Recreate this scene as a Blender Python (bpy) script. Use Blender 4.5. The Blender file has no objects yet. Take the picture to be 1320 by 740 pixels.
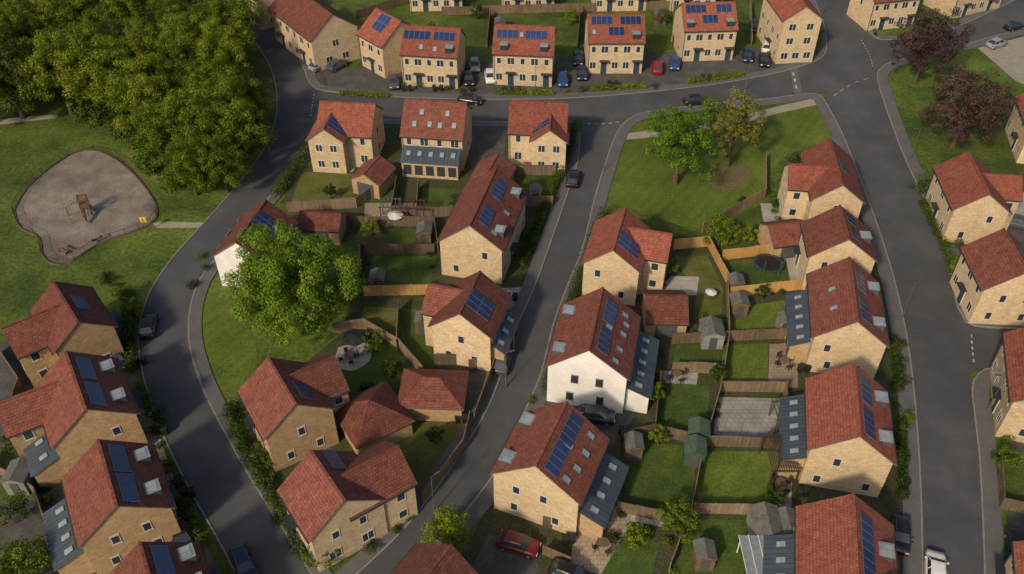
import bpy, math, random
import numpy as np
from mathutils import Vector, Matrix
random.seed(7); rng=np.random.default_rng(7)
S=bpy.context.scene; C=S.collection
S.view_settings.view_transform='Standard'; S.view_settings.look='None'; S.view_settings.exposure=0
# ---------- survey: map reference coordinates to real ground metres ----------
F=1150.0; TH=math.radians(41.3); CH=70.0
def G(u,v,h=0.0):
    a=(u-660)/F; b=(v-370)/F
    t=(CH-h)/(math.sin(TH)+b*math.cos(TH))
    return Vector((t*a, t*(math.cos(TH)-b*math.sin(TH)), h))
# ---------- materials ----------
def _nt(name):
    m=bpy.data.materials.new(name); m.use_nodes=True
    return m,m.node_tree,m.node_tree.nodes['Principled BSDF']
def lin(c): return (c[0],c[1],c[2],1)
def nmat(name,cols,scale=1,rough=.85,detail=6,fine=None,fineamt=.35,bump=0,coord='Object',metal=0,spec=.3,big=None,stripe=None,ramp=(.3,.7)):
    m,t,p=_nt(name); N=t.nodes; L=t.links
    tc=N.new('ShaderNodeTexCoord'); n=N.new('ShaderNodeTexNoise'); n.inputs['Scale'].default_value=scale; n.inputs['Detail'].default_value=detail
    n.inputs['Roughness'].default_value=.62
    L.new(tc.outputs[coord],n.inputs['Vector'])
    r=N.new('ShaderNodeValToRGB'); L.new(n.outputs['Fac'],r.inputs['Fac'])
    e=r.color_ramp.elements; k=len(cols)
    e[0].position=ramp[0]; e[0].color=lin(cols[0]); e[1].position=ramp[1]; e[1].color=lin(cols[-1])
    for i in range(1,k-1):
        x=e.new(ramp[0]+(ramp[1]-ramp[0])*i/(k-1)); x.color=lin(cols[i])
    out=r.outputs['Color']
    fn=None
    def mulnoise(out,sc,amt,det=4):
        fn=N.new('ShaderNodeTexNoise'); fn.inputs['Scale'].default_value=sc; fn.inputs['Detail'].default_value=det
        L.new(tc.outputs[coord],fn.inputs['Vector'])
        mr=N.new('ShaderNodeMapRange'); mr.inputs['From Min'].default_value=.3; mr.inputs['From Max'].default_value=.7
        mr.inputs['To Min'].default_value=1-amt; mr.inputs['To Max'].default_value=1+amt
        L.new(fn.outputs['Fac'],mr.inputs['Value'])
        v=N.new('ShaderNodeVectorMath'); v.operation='SCALE'; L.new(out,v.inputs[0]); L.new(mr.outputs['Result'],v.inputs['Scale'])
        return v.outputs['Vector'],fn
    if fine: out,fn=mulnoise(out,fine,fineamt)
    if big: out,_=mulnoise(out,big[0],big[1],2)
    if stripe:
        mp=N.new('ShaderNodeMapping'); mp.inputs['Rotation'].default_value=(0,0,stripe[1]); L.new(tc.outputs['Object'],mp.inputs['Vector'])
        w=N.new('ShaderNodeTexWave'); w.inputs['Scale'].default_value=stripe[0]; w.inputs['Distortion'].default_value=1.2; w.inputs['Detail'].default_value=2
        L.new(mp.outputs['Vector'],w.inputs['Vector'])
        mr=N.new('ShaderNodeMapRange'); mr.inputs['To Min'].default_value=1-stripe[2]; mr.inputs['To Max'].default_value=1+stripe[2]
        L.new(w.outputs['Fac'],mr.inputs['Value'])
        v=N.new('ShaderNodeVectorMath'); v.operation='SCALE'; L.new(out,v.inputs[0]); L.new(mr.outputs['Result'],v.inputs['Scale'])
        out=v.outputs['Vector']
    L.new(out,p.inputs['Base Color'])
    p.inputs['Roughness'].default_value=rough; p.inputs['Metallic'].default_value=metal
    p.inputs['Specular IOR Level'].default_value=spec
    if bump:
        b=N.new('ShaderNodeBump'); b.inputs['Strength'].default_value=bump; b.inputs['Distance'].default_value=.1
        L.new((fn or n).outputs['Fac'],b.inputs['Height']); L.new(b.outputs['Normal'],p.inputs['Normal'])
    return m
def brickmat(name,c1,c2,mortar,bw,bh,ms,rough=.85,stain=.35,sscale=.35,bump=.3,spec=.3,offset=.5,objvar=.12,speck=None):
    m,t,p=_nt(name); N=t.nodes; L=t.links
    tc=N.new('ShaderNodeTexCoord'); b=N.new('ShaderNodeTexBrick'); L.new(tc.outputs['UV'],b.inputs['Vector'])
    b.inputs['Color1'].default_value=lin(c1); b.inputs['Color2'].default_value=lin(c2); b.inputs['Mortar'].default_value=lin(mortar)
    b.inputs['Scale'].default_value=1; b.inputs['Brick Width'].default_value=bw; b.inputs['Row Height'].default_value=bh
    b.inputs['Mortar Size'].default_value=ms; b.inputs['Mortar Smooth'].default_value=.2; b.offset=offset
    n=N.new('ShaderNodeTexNoise'); n.inputs['Scale'].default_value=sscale; n.inputs['Detail'].default_value=8; n.inputs['Roughness'].default_value=.7
    oi=N.new('ShaderNodeObjectInfo')
    va=N.new('ShaderNodeVectorMath'); va.operation='ADD'; L.new(tc.outputs['Object'],va.inputs[0]); L.new(oi.outputs['Location'],va.inputs[1])
    L.new(va.outputs['Vector'],n.inputs['Vector'])
    mr=N.new('ShaderNodeMapRange'); mr.inputs['From Min'].default_value=.3; mr.inputs['From Max'].default_value=.7; mr.inputs['To Min'].default_value=1-stain; mr.inputs['To Max'].default_value=1+stain
    L.new(n.outputs['Fac'],mr.inputs['Value'])
    mr2=N.new('ShaderNodeMapRange'); mr2.inputs['To Min'].default_value=1-objvar; mr2.inputs['To Max'].default_value=1+objvar
    L.new(oi.outputs['Random'],mr2.inputs['Value'])
    mu=N.new('ShaderNodeMath'); mu.operation='MULTIPLY'; L.new(mr.outputs['Result'],mu.inputs[0]); L.new(mr2.outputs['Result'],mu.inputs[1])
    fac=mu.outputs['Value']
    if speck:
        n3=N.new('ShaderNodeTexNoise'); n3.inputs['Scale'].default_value=speck[0]; n3.inputs['Detail'].default_value=3; L.new(va.outputs['Vector'],n3.inputs['Vector'])
        m3=N.new('ShaderNodeMapRange'); m3.inputs['From Min'].default_value=.3; m3.inputs['From Max'].default_value=.7; m3.inputs['To Min'].default_value=1-speck[1]; m3.inputs['To Max'].default_value=1+speck[1]
        L.new(n3.outputs['Fac'],m3.inputs['Value']); q=N.new('ShaderNodeMath'); q.operation='MULTIPLY'; L.new(fac,q.inputs[0]); L.new(m3.outputs['Result'],q.inputs[1]); fac=q.outputs['Value']
    v=N.new('ShaderNodeVectorMath'); v.operation='SCALE'; L.new(b.outputs['Color'],v.inputs[0]); L.new(fac,v.inputs['Scale'])
    L.new(v.outputs['Vector'],p.inputs['Base Color']); p.inputs['Roughness'].default_value=rough; p.inputs['Specular IOR Level'].default_value=spec
    if bump:
        bp=N.new('ShaderNodeBump'); bp.inputs['Strength'].default_value=bump; bp.inputs['Distance'].default_value=.03; bp.invert=True
        L.new(b.outputs['Fac'],bp.inputs['Height']); L.new(bp.outputs['Normal'],p.inputs['Normal'])
    return m
def leafmat(name,cols,scale=.35,transl=.25):
    m,t,p=_nt(name); N=t.nodes; L=t.links
    tc=N.new('ShaderNodeTexCoord'); n=N.new('ShaderNodeTexNoise'); n.inputs['Scale'].default_value=scale; n.inputs['Detail'].default_value=3
    L.new(tc.outputs['Object'],n.inputs['Vector'])
    g=N.new('ShaderNodeNewGeometry'); a=N.new('ShaderNodeMath'); a.operation='MULTIPLY_ADD'; a.inputs[1].default_value=.3; a.inputs[2].default_value=-.15
    L.new(g.outputs['Random Per Island'],a.inputs[0]); s=N.new('ShaderNodeMath'); s.operation='ADD'; L.new(n.outputs['Fac'],s.inputs[0]); L.new(a.outputs[0],s.inputs[1])
    oi=N.new('ShaderNodeObjectInfo'); a2=N.new('ShaderNodeMath'); a2.operation='MULTIPLY_ADD'; a2.inputs[1].default_value=.22; a2.inputs[2].default_value=-.11
    L.new(oi.outputs['Random'],a2.inputs[0]); s2=N.new('ShaderNodeMath'); s2.operation='ADD'; L.new(s.outputs[0],s2.inputs[0]); L.new(a2.outputs[0],s2.inputs[1])
    r=N.new('ShaderNodeValToRGB'); L.new(s2.outputs[0],r.inputs['Fac']); e=r.color_ramp.elements
    e[0].position=.3; e[0].color=lin(cols[0]); e[1].position=.72; e[1].color=lin(cols[-1])
    if len(cols)>2: x=e.new(.5); x.color=lin(cols[1])
    L.new(r.outputs['Color'],p.inputs['Base Color']); p.inputs['Roughness'].default_value=.6; p.inputs['Specular IOR Level'].default_value=.15
    tr=N.new('ShaderNodeBsdfTranslucent'); L.new(r.outputs['Color'],tr.inputs['Color'])
    mx=N.new('ShaderNodeMixShader'); mx.inputs[0].default_value=transl
    L.new(p.outputs[0],mx.inputs[1]); L.new(tr.outputs[0],mx.inputs[2]); L.new(mx.outputs[0],N['Material Output'].inputs[0])
    return m
M={}
M['grass']=nmat('grass_ground',[(.030,.056,.009),(.055,.09,.013),(.085,.12,.018),(.12,.135,.03)],.16,fine=2.2,fineamt=.4,bump=.4,ramp=(.3,.72),big=(.035,.3))
M['lawn']=nmat('mown_lawn',[(.062,.10,.012),(.088,.13,.016),(.12,.15,.024)],.3,fine=4,fineamt=.32,stripe=(.22,.6,.06),big=(.07,.22))
M['lawn_dark']=nmat('garden_lawn_dark',[(.033,.062,.010),(.052,.088,.014),(.08,.108,.02)],.5,fine=5,fineamt=.35,big=(.12,.25))
M['lawn_dry']=nmat('garden_lawn_dry',[(.06,.08,.016),(.095,.112,.025),(.145,.135,.042)],.4,fine=5,fineamt=.3)
M['asphalt']=nmat('asphalt',[(.058,.062,.070),(.072,.076,.084),(.092,.094,.10)],.22,fine=9,fineamt=.12,rough=.9,detail=9,bump=.1,big=(.05,.14))
M['footway']=nmat('footway_asphalt',[(.095,.098,.104),(.13,.13,.132)],.5,fine=10,fineamt=.15,rough=.9)
M['drive']=nmat('drive_blocks',[(.055,.056,.058),(.078,.077,.075),(.11,.104,.096)],.6,fine=7,fineamt=.3,rough=.85)
M['soil']=nmat('planted_ground',[(.035,.055,.016),(.065,.06,.036),(.035,.055,.012),(.09,.085,.055)],.55,fine=5,fineamt=.45)
M['mulch']=nmat('bark_mulch',[(.10,.085,.035),(.14,.11,.055),(.09,.12,.03)],.8,fine=4,fineamt=.35)
M['patio']=brickmat('patio_slabs',(.28,.275,.26),(.35,.34,.32),(.14,.135,.13),.6,.6,.02,stain=.25,objvar=.2)
M['patio_buff']=brickmat('patio_buff_slabs',(.28,.23,.165),(.34,.28,.20),(.15,.12,.09),.6,.45,.02,stain=.3,objvar=.2)
M['deck']=brickmat('timber_deck',(.38,.36,.33),(.46,.43,.40),(.12,.11,.1),4,.14,.015,stain=.2)
M['kerb']=nmat('kerb_stone',[(.17,.168,.16),(.26,.255,.24)],1.5)
M['line']=nmat('road_paint',[(.18,.18,.17),(.5,.5,.48)],2.5,ramp=(.3,.6))
M['gravel']=nmat('play_gravel',[(.125,.108,.092),(.19,.165,.142),(.265,.235,.205)],.35,fine=5,fineamt=.25,bump=.4,big=(.1,.22))
M['path']=nmat('pale_path',[(.24,.225,.18),(.33,.31,.25)],.8,fine=6,fineamt=.2)
M['roof']=brickmat('red_roof_tile',(.215,.066,.044),(.275,.09,.058),(.12,.038,.028),.30,.30,.022,stain=.28,sscale=1.3,bump=.5,rough=.85,objvar=.2,speck=(4,.18))
M['roof_brown']=brickmat('brown_red_roof_tile',(.15,.052,.038),(.20,.07,.05),(.09,.03,.024),.30,.30,.022,stain=.3,sscale=1.3,bump=.5,rough=.85,objvar=.22,speck=(4,.18))
M['wall']=brickmat('buff_brick',(.46,.345,.20),(.58,.45,.28),(.50,.42,.31),.46,.16,.022,stain=.16,sscale=1.0,bump=.25,objvar=.12,speck=(5,.14))
M['wall_warm']=brickmat('warm_brick',(.38,.25,.13),(.48,.33,.18),(.36,.27,.17),.46,.16,.022,stain=.18,sscale=1.0,bump=.25,objvar=.12,speck=(5,.14))
M['white']=nmat('white_render',[(.66,.66,.65),(.80,.79,.78)],.6,fine=3,fineamt=.05)
M['fascia']=nmat('fascia_board',[(.10,.095,.09),(.14,.13,.12)],1)
M['gutter']=nmat('black_gutter',[(.03,.03,.032),(.05,.05,.052)],2,rough=.5)
M['zinc']=brickmat('zinc_standing_seam',(.05,.068,.09),(.06,.08,.105),(.02,.03,.04),.5,12,.03,stain=.25,rough=.45,spec=.5,offset=0,bump=.6)
M['pale_metal']=nmat('pale_metal',[(.15,.18,.20),(.26,.30,.32)],2.5,rough=.4,spec=.5)
M['frame']=nmat('window_frame_white',[(.5,.49,.47),(.65,.64,.61)],2,rough=.5)
M['frame_dark']=nmat('window_frame_grey',[(.06,.065,.07),(.09,.095,.10)],2,rough=.5)
M['door']=nmat('door_paint',[(.03,.05,.07),(.045,.07,.09)],2,rough=.4)
M['sill']=nmat('stone_sill',[(.48,.44,.37),(.58,.54,.46)],2)
M['lintel']=nmat('window_surround',[(.42,.38,.31),(.50,.46,.38)],2)
def glass(name,c,r=.08): return nmat(name,[c,tuple(x*1.6 for x in c)],.7,rough=r,spec=.8)
M['glass']=glass('window_glass',(.025,.033,.042))
M['skyglass']=glass('rooflight_glass',(.20,.24,.27),.15)
M['solar']=brickmat('solar_cells',(.012,.026,.10),(.016,.034,.125),(.045,.07,.15),.165,.165,.012,rough=.22,stain=.1,bump=0,spec=.5,offset=0,objvar=.3)
M['alu']=nmat('aluminium_edge',[(.12,.135,.16),(.17,.185,.21)],2,rough=.4)
M['fence']=brickmat('fence_boards',(.15,.112,.075),(.22,.165,.11),(.07,.05,.035),.14,5,.012,stain=.35,offset=0,objvar=.35)
M['fence_new']=brickmat('fresh_fence_boards',(.46,.27,.095),(.56,.34,.13),(.25,.14,.05),.14,5,.012,stain=.2,offset=0)
M['shed_green']=brickmat('green_shed_boards',(.04,.08,.055),(.055,.095,.07),(.02,.03,.025),6,.14,.012,stain=.2,offset=0)
M['shed_grey']=brickmat('grey_shed_boards',(.20,.22,.21),(.26,.28,.265),(.08,.09,.09),6,.14,.012,stain=.2,offset=0)
M['shed_brown']=brickmat('brown_shed_boards',(.13,.08,.045),(.18,.115,.065),(.05,.03,.02),6,.14,.012,stain=.25,offset=0)
M['felt']=nmat('roof_felt',[(.09,.09,.085),(.15,.15,.14)],1.2,fine=5,fineamt=.2)
M['felt_green']=nmat('green_roof_felt',[(.05,.085,.06),(.08,.11,.08)],1.2,fine=5,fineamt=.2)
M['bark']=nmat('tree_bark',[(.05,.035,.022),(.12,.09,.06)],2.5,bump=.5)
M['leaf_bright']=leafmat('leaf_bright',[(.07,.145,.012),(.13,.225,.017),(.20,.29,.028)],.35,.32)
M['leaf_mid']=leafmat('leaf_mid',[(.06,.105,.009),(.13,.185,.013),(.24,.285,.022)],.16,.32)
M['leaf_dark']=leafmat('leaf_dark',[(.022,.048,.008),(.045,.08,.011),(.095,.13,.017)],.3,.22)
M['leaf_yellow']=leafmat('leaf_yellow',[(.11,.12,.022),(.18,.18,.035),(.25,.23,.05)],.5,.3)
M['leaf_purple']=leafmat('leaf_purple',[(.035,.022,.021),(.07,.042,.038),(.125,.08,.066)],.4,.15)
M['black']=nmat('black_plastic',[(.012,.012,.013),(.03,.03,.032)],3,rough=.5)
M['tyre']=nmat('tyre_rubber',[(.015,.015,.015),(.025,.025,.025)],4,rough=.9)
M['rim']=nmat('alloy_rim',[(.3,.3,.32),(.42,.42,.44)],4,rough=.35,metal=.6)
M['lamp']=nmat('headlamp_lens',[(.5,.52,.55),(.7,.7,.7)],3,rough=.15)
M['tail']=nmat('tail_lamp_lens',[(.25,.01,.01),(.35,.02,.02)],3,rough=.2)
M['galv']=nmat('galvanised_steel',[(.10,.105,.10),(.16,.16,.155)],3,rough=.6,metal=.3)
M['yellow']=nmat('yellow_sign_face',[(.6,.42,.02),(.7,.5,.04)],2,rough=.5)
M['red_play']=nmat('faded_brown_play_panel',[(.13,.07,.045),(.19,.10,.065)],2,rough=.6)
M['timber']=nmat('play_timber',[(.10,.075,.05),(.17,.13,.09)],2)
PAINT={}
def paint(nm,c):
    m,t,p=_nt('car_paint_'+nm); N=t.nodes; n=N.new('ShaderNodeTexNoise'); n.inputs['Scale'].default_value=3
    r=N.new('ShaderNodeValToRGB'); r.color_ramp.elements[0].color=lin([x*.85 for x in c]); r.color_ramp.elements[1].color=lin([min(1,x*1.1) for x in c])
    t.links.new(n.outputs['Fac'],r.inputs['Fac']); t.links.new(r.outputs['Color'],p.inputs['Base Color'])
    p.inputs['Roughness'].default_value=.3; p.inputs['Coat Weight'].default_value=.4; p.inputs['Coat Roughness'].default_value=.1
    PAINT[nm]=m
for k,c in dict(black=(.012,.013,.015),white=(.70,.70,.69),blue=(.02,.06,.20),navy=(.012,.022,.06),red=(.30,.012,.010),silver=(.28,.29,.31),grey=(.07,.075,.08),maroon=(.13,.010,.012)).items(): paint(k,c)
# ---------- mesh helpers ----------
def mkmesh(name,verts,faces,mats,mi=None,uv=True,smooth=False):
    me=bpy.data.meshes.new(name); me.from_pydata([tuple(v) for v in verts],[],faces)
    for m in mats: me.materials.append(m)
    if mi is not None: me.polygons.foreach_set('material_index',mi)
    if uv:
        l=me.uv_layers.new(name='UVMap'); d=l.data; vs=me.vertices
        for p in me.polygons:
            n=p.normal
            if abs(n.z)>.999 or n.length<.1: ux=Vector((1,0,0)); uy=Vector((0,1,0))
            else: ux=Vector((0,0,1)).cross(n).normalized(); uy=n.cross(ux)
            for li in p.loop_indices:
                co=vs[me.loops[li].vertex_index].co; d[li].uv=(co.dot(ux),co.dot(uy))
    if smooth: me.polygons.foreach_set('use_smooth',[True]*len(me.polygons))
    me.update(); return me
def obj(name,me,parent=None,loc=None,rz=None,mat=None):
    o=bpy.data.objects.new(name,me); C.objects.link(o)
    if parent: o.parent=parent
    if mat is not None: o.matrix_basis=mat
    else:
        if loc is not None: o.location=loc
        if rz is not None: o.rotation_euler=(0,0,rz)
    return o
def top(o,label,cat,group=None):
    o['label']=label; o['category']=cat
    if group: o['group']=group
    return o
class B:
    def __init__(s): s.v=[];s.f=[];s.m=[]
    def box(s,x0,x1,y0,y1,z0,z1,m=0):
        i=len(s.v); s.v+=[(x0,y0,z0),(x1,y0,z0),(x1,y1,z0),(x0,y1,z0),(x0,y0,z1),(x1,y0,z1),(x1,y1,z1),(x0,y1,z1)]
        s.f+=[(i,i+3,i+2,i+1),(i+4,i+5,i+6,i+7),(i,i+1,i+5,i+4),(i+1,i+2,i+6,i+5),(i+2,i+3,i+7,i+6),(i+3,i,i+4,i+7)]; s.m+=[m]*6
    def quad(s,a,b,c,d,m=0):
        i=len(s.v); s.v+=[a,b,c,d]; s.f.append((i,i+1,i+2,i+3)); s.m.append(m)
    def poly(s,ps,m=0):
        i=len(s.v); s.v+=list(ps); s.f.append(tuple(range(i,i+len(ps)))); s.m.append(m)
    def tube(s,a,b,r0,r1,n=8,m=0,cap=True):
        a=Vector(a);b=Vector(b); d=(b-a).normalized(); u=d.orthogonal().normalized(); w=d.cross(u); i=len(s.v)
        for P,r in((a,r0),(b,r1)):
            for k in range(n):
                t=2*math.pi*k/n; s.v.append(tuple(P+u*math.cos(t)*r+w*math.sin(t)*r))
        for k in range(n): s.f.append((i+k,i+(k+1)%n,i+n+(k+1)%n,i+n+k)); s.m.append(m)
        if cap: s.f.append(tuple(range(i+n,i+2*n))); s.m.append(m); s.f.append(tuple(range(i+n-1,i-1,-1))); s.m.append(m)
    def mesh(s,name,mats,**k): return mkmesh(name,s.v,s.f,mats,s.m,**k)
def catmull(pts,n=6):
    P=[pts[0]]+list(pts)+[pts[-1]]; out=[]
    for i in range(1,len(P)-2):
        for k in range(n):
            t=k/n; a,b,c,d=P[i-1],P[i],P[i+1],P[i+2]
            out.append(.5*((2*b)+(c-a)*t+(2*a-5*b+4*c-d)*t*t+(3*b-a-3*c+d)*t**3))
    out.append(pts[-1]); return out
def resample(pts,n):
    d=[0]
    for i in range(1,len(pts)): d.append(d[-1]+(pts[i]-pts[i-1]).length)
    out=[];j=0
    for k in range(n):
        t=d[-1]*k/(n-1)
        while j<len(d)-2 and d[j+1]<t: j+=1
        q=(t-d[j])/max(1e-6,d[j+1]-d[j]); out.append(pts[j].lerp(pts[j+1],min(1,q)))
    return out
def px(l,h=0): return [G(u,v,h) for u,v in l]
ZC={}
def sheet(name,pts,mat,z,smooth=False):
    P=px(pts)
    if smooth: P=catmull(P+[P[0]],5)[:-1]
    key=round(z,2); k=ZC.get(key,0); ZC[key]=k+1
    zz=z+0.0004*k
    me=mkmesh(name,[(p.x,p.y,zz) for p in P],[tuple(range(len(P)))],[mat])
    if me.polygons[0].normal.z<0: me.flip_normals()
    o=obj(name,me); o['kind']='structure'; return o
def strip(name,pts,o0,o1,z0,z1,mat,n=None):
    n=n or max(2,int(sum((pts[i+1]-pts[i]).length for i in range(len(pts)-1))/1.2))
    P=resample(pts,n); b=B(); R=[]
    for i,p in enumerate(P):
        d=(P[min(i+1,n-1)]-P[max(i-1,0)]); d.z=0; d.normalize(); nn=Vector((-d.y,d.x,0))
        a=p+nn*o0; c=p+nn*o1; R.append([(a.x,a.y,z0),(a.x,a.y,z1),(c.x,c.y,z1),(c.x,c.y,z0)])
    for i in range(n-1):
        for k in range(3):
            q=(R[i][k],R[i][k+1],R[i+1][k+1],R[i+1][k]); b.quad(*(q if o1<o0 else q[::-1]))
    o=obj(name,b.mesh(name,[mat])); o['kind']='structure'; return o
# ---------- camera, light ----------
cam=bpy.data.cameras.new('camera'); co=bpy.data.objects.new('camera',cam); C.objects.link(co); S.camera=co
cam.sensor_width=36; cam.lens=36*F/1320; cam.clip_end=4000; cam.clip_start=.5
co.location=(0,0,CH); co.rotation_euler=(math.pi/2-TH,0,0)
W=bpy.data.worlds.new('World'); S.world=W; W.use_nodes=True; wn=W.node_tree
sky=wn.nodes.new('ShaderNodeTexSky'); sky.sky_type='NISHITA'; sky.sun_disc=False; sky.dust_density=4.0; sky.ozone_density=.8
SUN=Vector((-.42,-.64,.54)).normalized()
sky.sun_elevation=math.asin(SUN.z); sky.sun_rotation=math.atan2(SUN.x,SUN.y)
wn.links.new(sky.outputs[0],wn.nodes['Background'].inputs[0]); wn.nodes['Background'].inputs[1].default_value=.098
sl=bpy.data.lights.new('sun','SUN'); so=bpy.data.objects.new('sun',sl); C.objects.link(so)
sl.energy=3.0; sl.angle=math.radians(4.5); sl.color=(1,.80,.55)
so.rotation_euler=(-SUN).to_track_quat('-Z','Y').to_euler(); so.location=(0,0,120)
# ---------- ground ----------
me=mkmesh('ground',[(-1500,-800,0),(1500,-800,0),(1500,2500,0),(-1500,2500,0)],[(0,1,2,3)],[M['grass']]); g=obj('ground',me); g['kind']='structure'
R1L=[(285,-30),(300,15),(330,55),(352,95),(358,140),(345,185),(310,235),(262,290),(222,335),(193,380),(180,430),(185,480),(205,545),(240,620),(285,700),(305,740),(335,800)]
R1R=[(330,-30),(350,25),(385,75),(408,120),(405,165),(385,205),(350,250),(300,310),(264,350),(246,390),(243,440),(258,495),(290,560),(330,630),(375,700),(400,740),(440,800)]
R2L=[(752,125),(751,165),(746,205),(728,262),(708,320),(690,370),(668,420),(648,480),(628,530),(598,580),(560,635),(515,690),(462,740),(405,790)]
R2R=[(830,125),(808,150),(785,195),(766,255),(750,320),(730,370),(712,420),(697,480),(678,525),(655,580),(615,640),(570,690),(515,740),(460,790)]
R3T=[(385,112),(430,121),(480,124),(540,127),(640,129),(740,127),(850,118),(930,108),(1000,95),(1040,84),(1075,65)]
R3B=[(385,152),(430,152),(500,153),(560,155),(640,156),(745,155),(800,152),(900,134),(985,128),(1035,119),(1090,125)]
R4L=[(1040,-30),(1050,0),(1062,30),(1066,75),(1062,110),(1068,135),(1087,175),(1113,240),(1138,310),(1158,380),(1172,450),(1182,540),(1188,640),(1190,740),(1190,800)]
R4R=[(1095,-30),(1103,0),(1116,40),(1128,90),(1145,150),(1168,210),(1197,270),(1224,340),(1237,395),(1247,440),(1250,480),(1254,520),(1262,600),(1268,740),(1268,800)]
R5T=[(1090,20),(1115,42),(1140,52),(1200,46),(1260,24),(1340,-15)]
R5B=[(1090,95),(1128,95),(1150,80),(1200,67),(1255,54),(1350,28)]
R6T=[(1215,395),(1245,412),(1270,424),(1400,428)]
R6B=[(1215,490),(1250,482),(1280,474),(1400,470)]
def road(nm,L,R,z):
    a=resample(catmull(px(L)),60); c=resample(catmull(px(R)),60); v=[];f=[]
    for p,q in zip(a,c): v+=[(p.x,p.y,z),(q.x,q.y,z)]
    for i in range(59): f.append((2*i,2*i+2,2*i+3,2*i+1))
    o=obj(nm,mkmesh(nm,v,f,[M['asphalt']])); o['kind']='structure'
road('road',R1L,R1R,.060); road('road',R2L,R2R,.064); road('road',R3T,R3B,.068); road('road',R4L,R4R,.072); road('road',R5T,R5B,.076); road('road',R6T,R6B,.080)
KL=[(R1L,-1,0),
 (R1R[::-1][:-4]+[(414,152),(440,153),(500,154),(640,157),(730,156),(746,165)]+R2L[2:],-1,1.3),
 (R2R[::-1][:-2]+[(798,166),(818,149),(860,141),(930,132),(985,128),(1040,121),(1058,124),(1068,138)]+R4L[6:],-1,1.5),
 (R1R[0:3]+[(398,106),(415,117)]+R3T[2:9]+[(1035,85),(1058,76),(1066,62),(1062,30),(1050,0),(1040,-30)],1,1.3),
 (R5B[::-1][:-2]+[(1138,86),(1130,100),(1145,150)]+R4R[5:8]+[(1230,385),(1240,408),(1262,422),(1400,427)],1,1.5),
 ([(1400,471),(1285,474),(1260,482),(1252,500),(1254,525)]+R4R[12:],1,1.5),
 ([(1095,-30),(1103,0),(1112,30),(1125,46)]+R5T[2:],1,1.3)]
for l,sg,fw in KL:
    P=catmull(px(l),5)
    strip('kerb',P,0,.15*sg,0.0,.13,M['kerb'])
    if fw: strip('pavement',P,.15*sg,(fw+.16)*sg,0,.12,M['footway']); strip('kerb',P,(fw+.16)*sg,(fw+.22)*sg,0,.128,M['footway'])
def line(pts,w=.1,dash=None,z=.088):
    P=catmull(px(pts),6)
    if not dash: strip('road_marking',P,-w/2,w/2,z-.002,z,M['line']); return
    tot=sum((P[i+1]-P[i]).length for i in range(len(P)-1)); n=int(tot/.5); Q=resample(P,n+1); k=0; st=int(dash/.5)
    while k+st<n: strip('road_marking',Q[k:k+st+1],-w/2,w/2,z-.002,z,M['line'],n=st+1); k+=2*st
line([(1022,94),(1025,107),(1028,121)],.3,1); line([(1252,432),(1253,450),(1256,476)],.15,.5)
line([(1075,124),(1092,112),(1110,104),(1130,100)],.1,1); line([(757,160),(780,160),(802,157)],.14,.5)
line([(1110,52),(1120,70),(1126,90)],.1,.5); line([(405,122),(402,140),(400,155)],.12,.5)
sheet('paved_crossing',[(1018,92),(1028,90),(1034,120),(1024,122)],M['footway'],.084)
# land blocks
sheet('yard_paving',[(415,90),(1003,60),(1035,75),(1000,90),(930,103),(850,113),(740,122),(640,124),(540,122),(425,115)],M['drive'],.02)
sheet('yard_paving',[(352,15),(425,60),(415,112),(398,88),(375,48)],M['drive'],.02)
sheet('yard_paving',[(430,158),(738,162),(735,200),(700,325),(660,430),(620,520),(560,590),(430,740),(370,660),(310,550),(330,520),(440,430),(470,330),(385,270),(360,262),(410,200)],M['soil'],.02)
sheet('yard_paving',[(764,290),(860,300),(880,330),(1000,270),(1110,262),(1165,480),(1172,740),(1172,790),(560,790),(590,720),(690,560),(720,460),(745,370)],M['soil'],.02)
sheet('yard_paving',[(30,430),(150,400),(172,430),(180,500),(235,640),(285,740),(310,790),(-60,790),(-60,470)],M['drive'],.02)
sheet('yard_paving',[(1300,485),(1400,480),(1400,790),(1300,790)],M['drive'],.02)
sheet('yard_paving',[(1290,250),(1400,240),(1400,415),(1320,412)],M['drive'],.02)
sheet('yard_paving',[(1260,62),(1350,40),(1350,120),(1310,105)],M['path'],.02)
L=lambda pts,m='lawn_dark',z=.03,nm='lawn',sm=False: sheet(nm,pts,M[m],z,sm)
L([(800,195),(815,160),(860,150),(985,140),(1050,133),(1068,160),(1095,225),(1050,185),(1005,205),(985,255),(930,290),(900,300),(860,285),(795,262),(765,285)],'lawn')
sheet('path',[(795,174),(840,168),(900,160),(955,150),(1000,138),(1045,128),(1062,130),(1050,136),(1005,146),(960,158),(900,169),(845,177),(797,181)],M['path'],.04)
L([(908,226),(925,213),(955,212),(968,227),(956,241),(925,245)],'mulch',.036,'mulch_bed',True)
L([(245,392),(300,385),(330,440),(335,515),(318,560),(290,540),(262,480)],'lawn')
L([(388,222),(455,224),(458,264),(372,272)],'lawn_dry'); L([(482,240),(512,242),(508,268),(475,268)],'lawn_dark'); L([(545,242),(600,245),(592,275),(540,272)],'lawn_dark')
L([(655,225),(725,224),(715,262),(662,262)],'lawn_dark'); L([(500,296),(560,296),(556,320),(496,320)])
L([(482,330),(562,330),(552,378),(468,378)]); L([(470,395),(550,400),(553,445),(515,452),(462,420)],'lawn_dry'); L([(432,455),(495,432),(535,478),(500,500),(440,515)])
L([(515,402),(552,405),(558,470),(530,470)],'lawn_dark'); L([(520,545),(604,543),(600,565),(560,622),(528,648),(498,590)],'lawn_dry')
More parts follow.
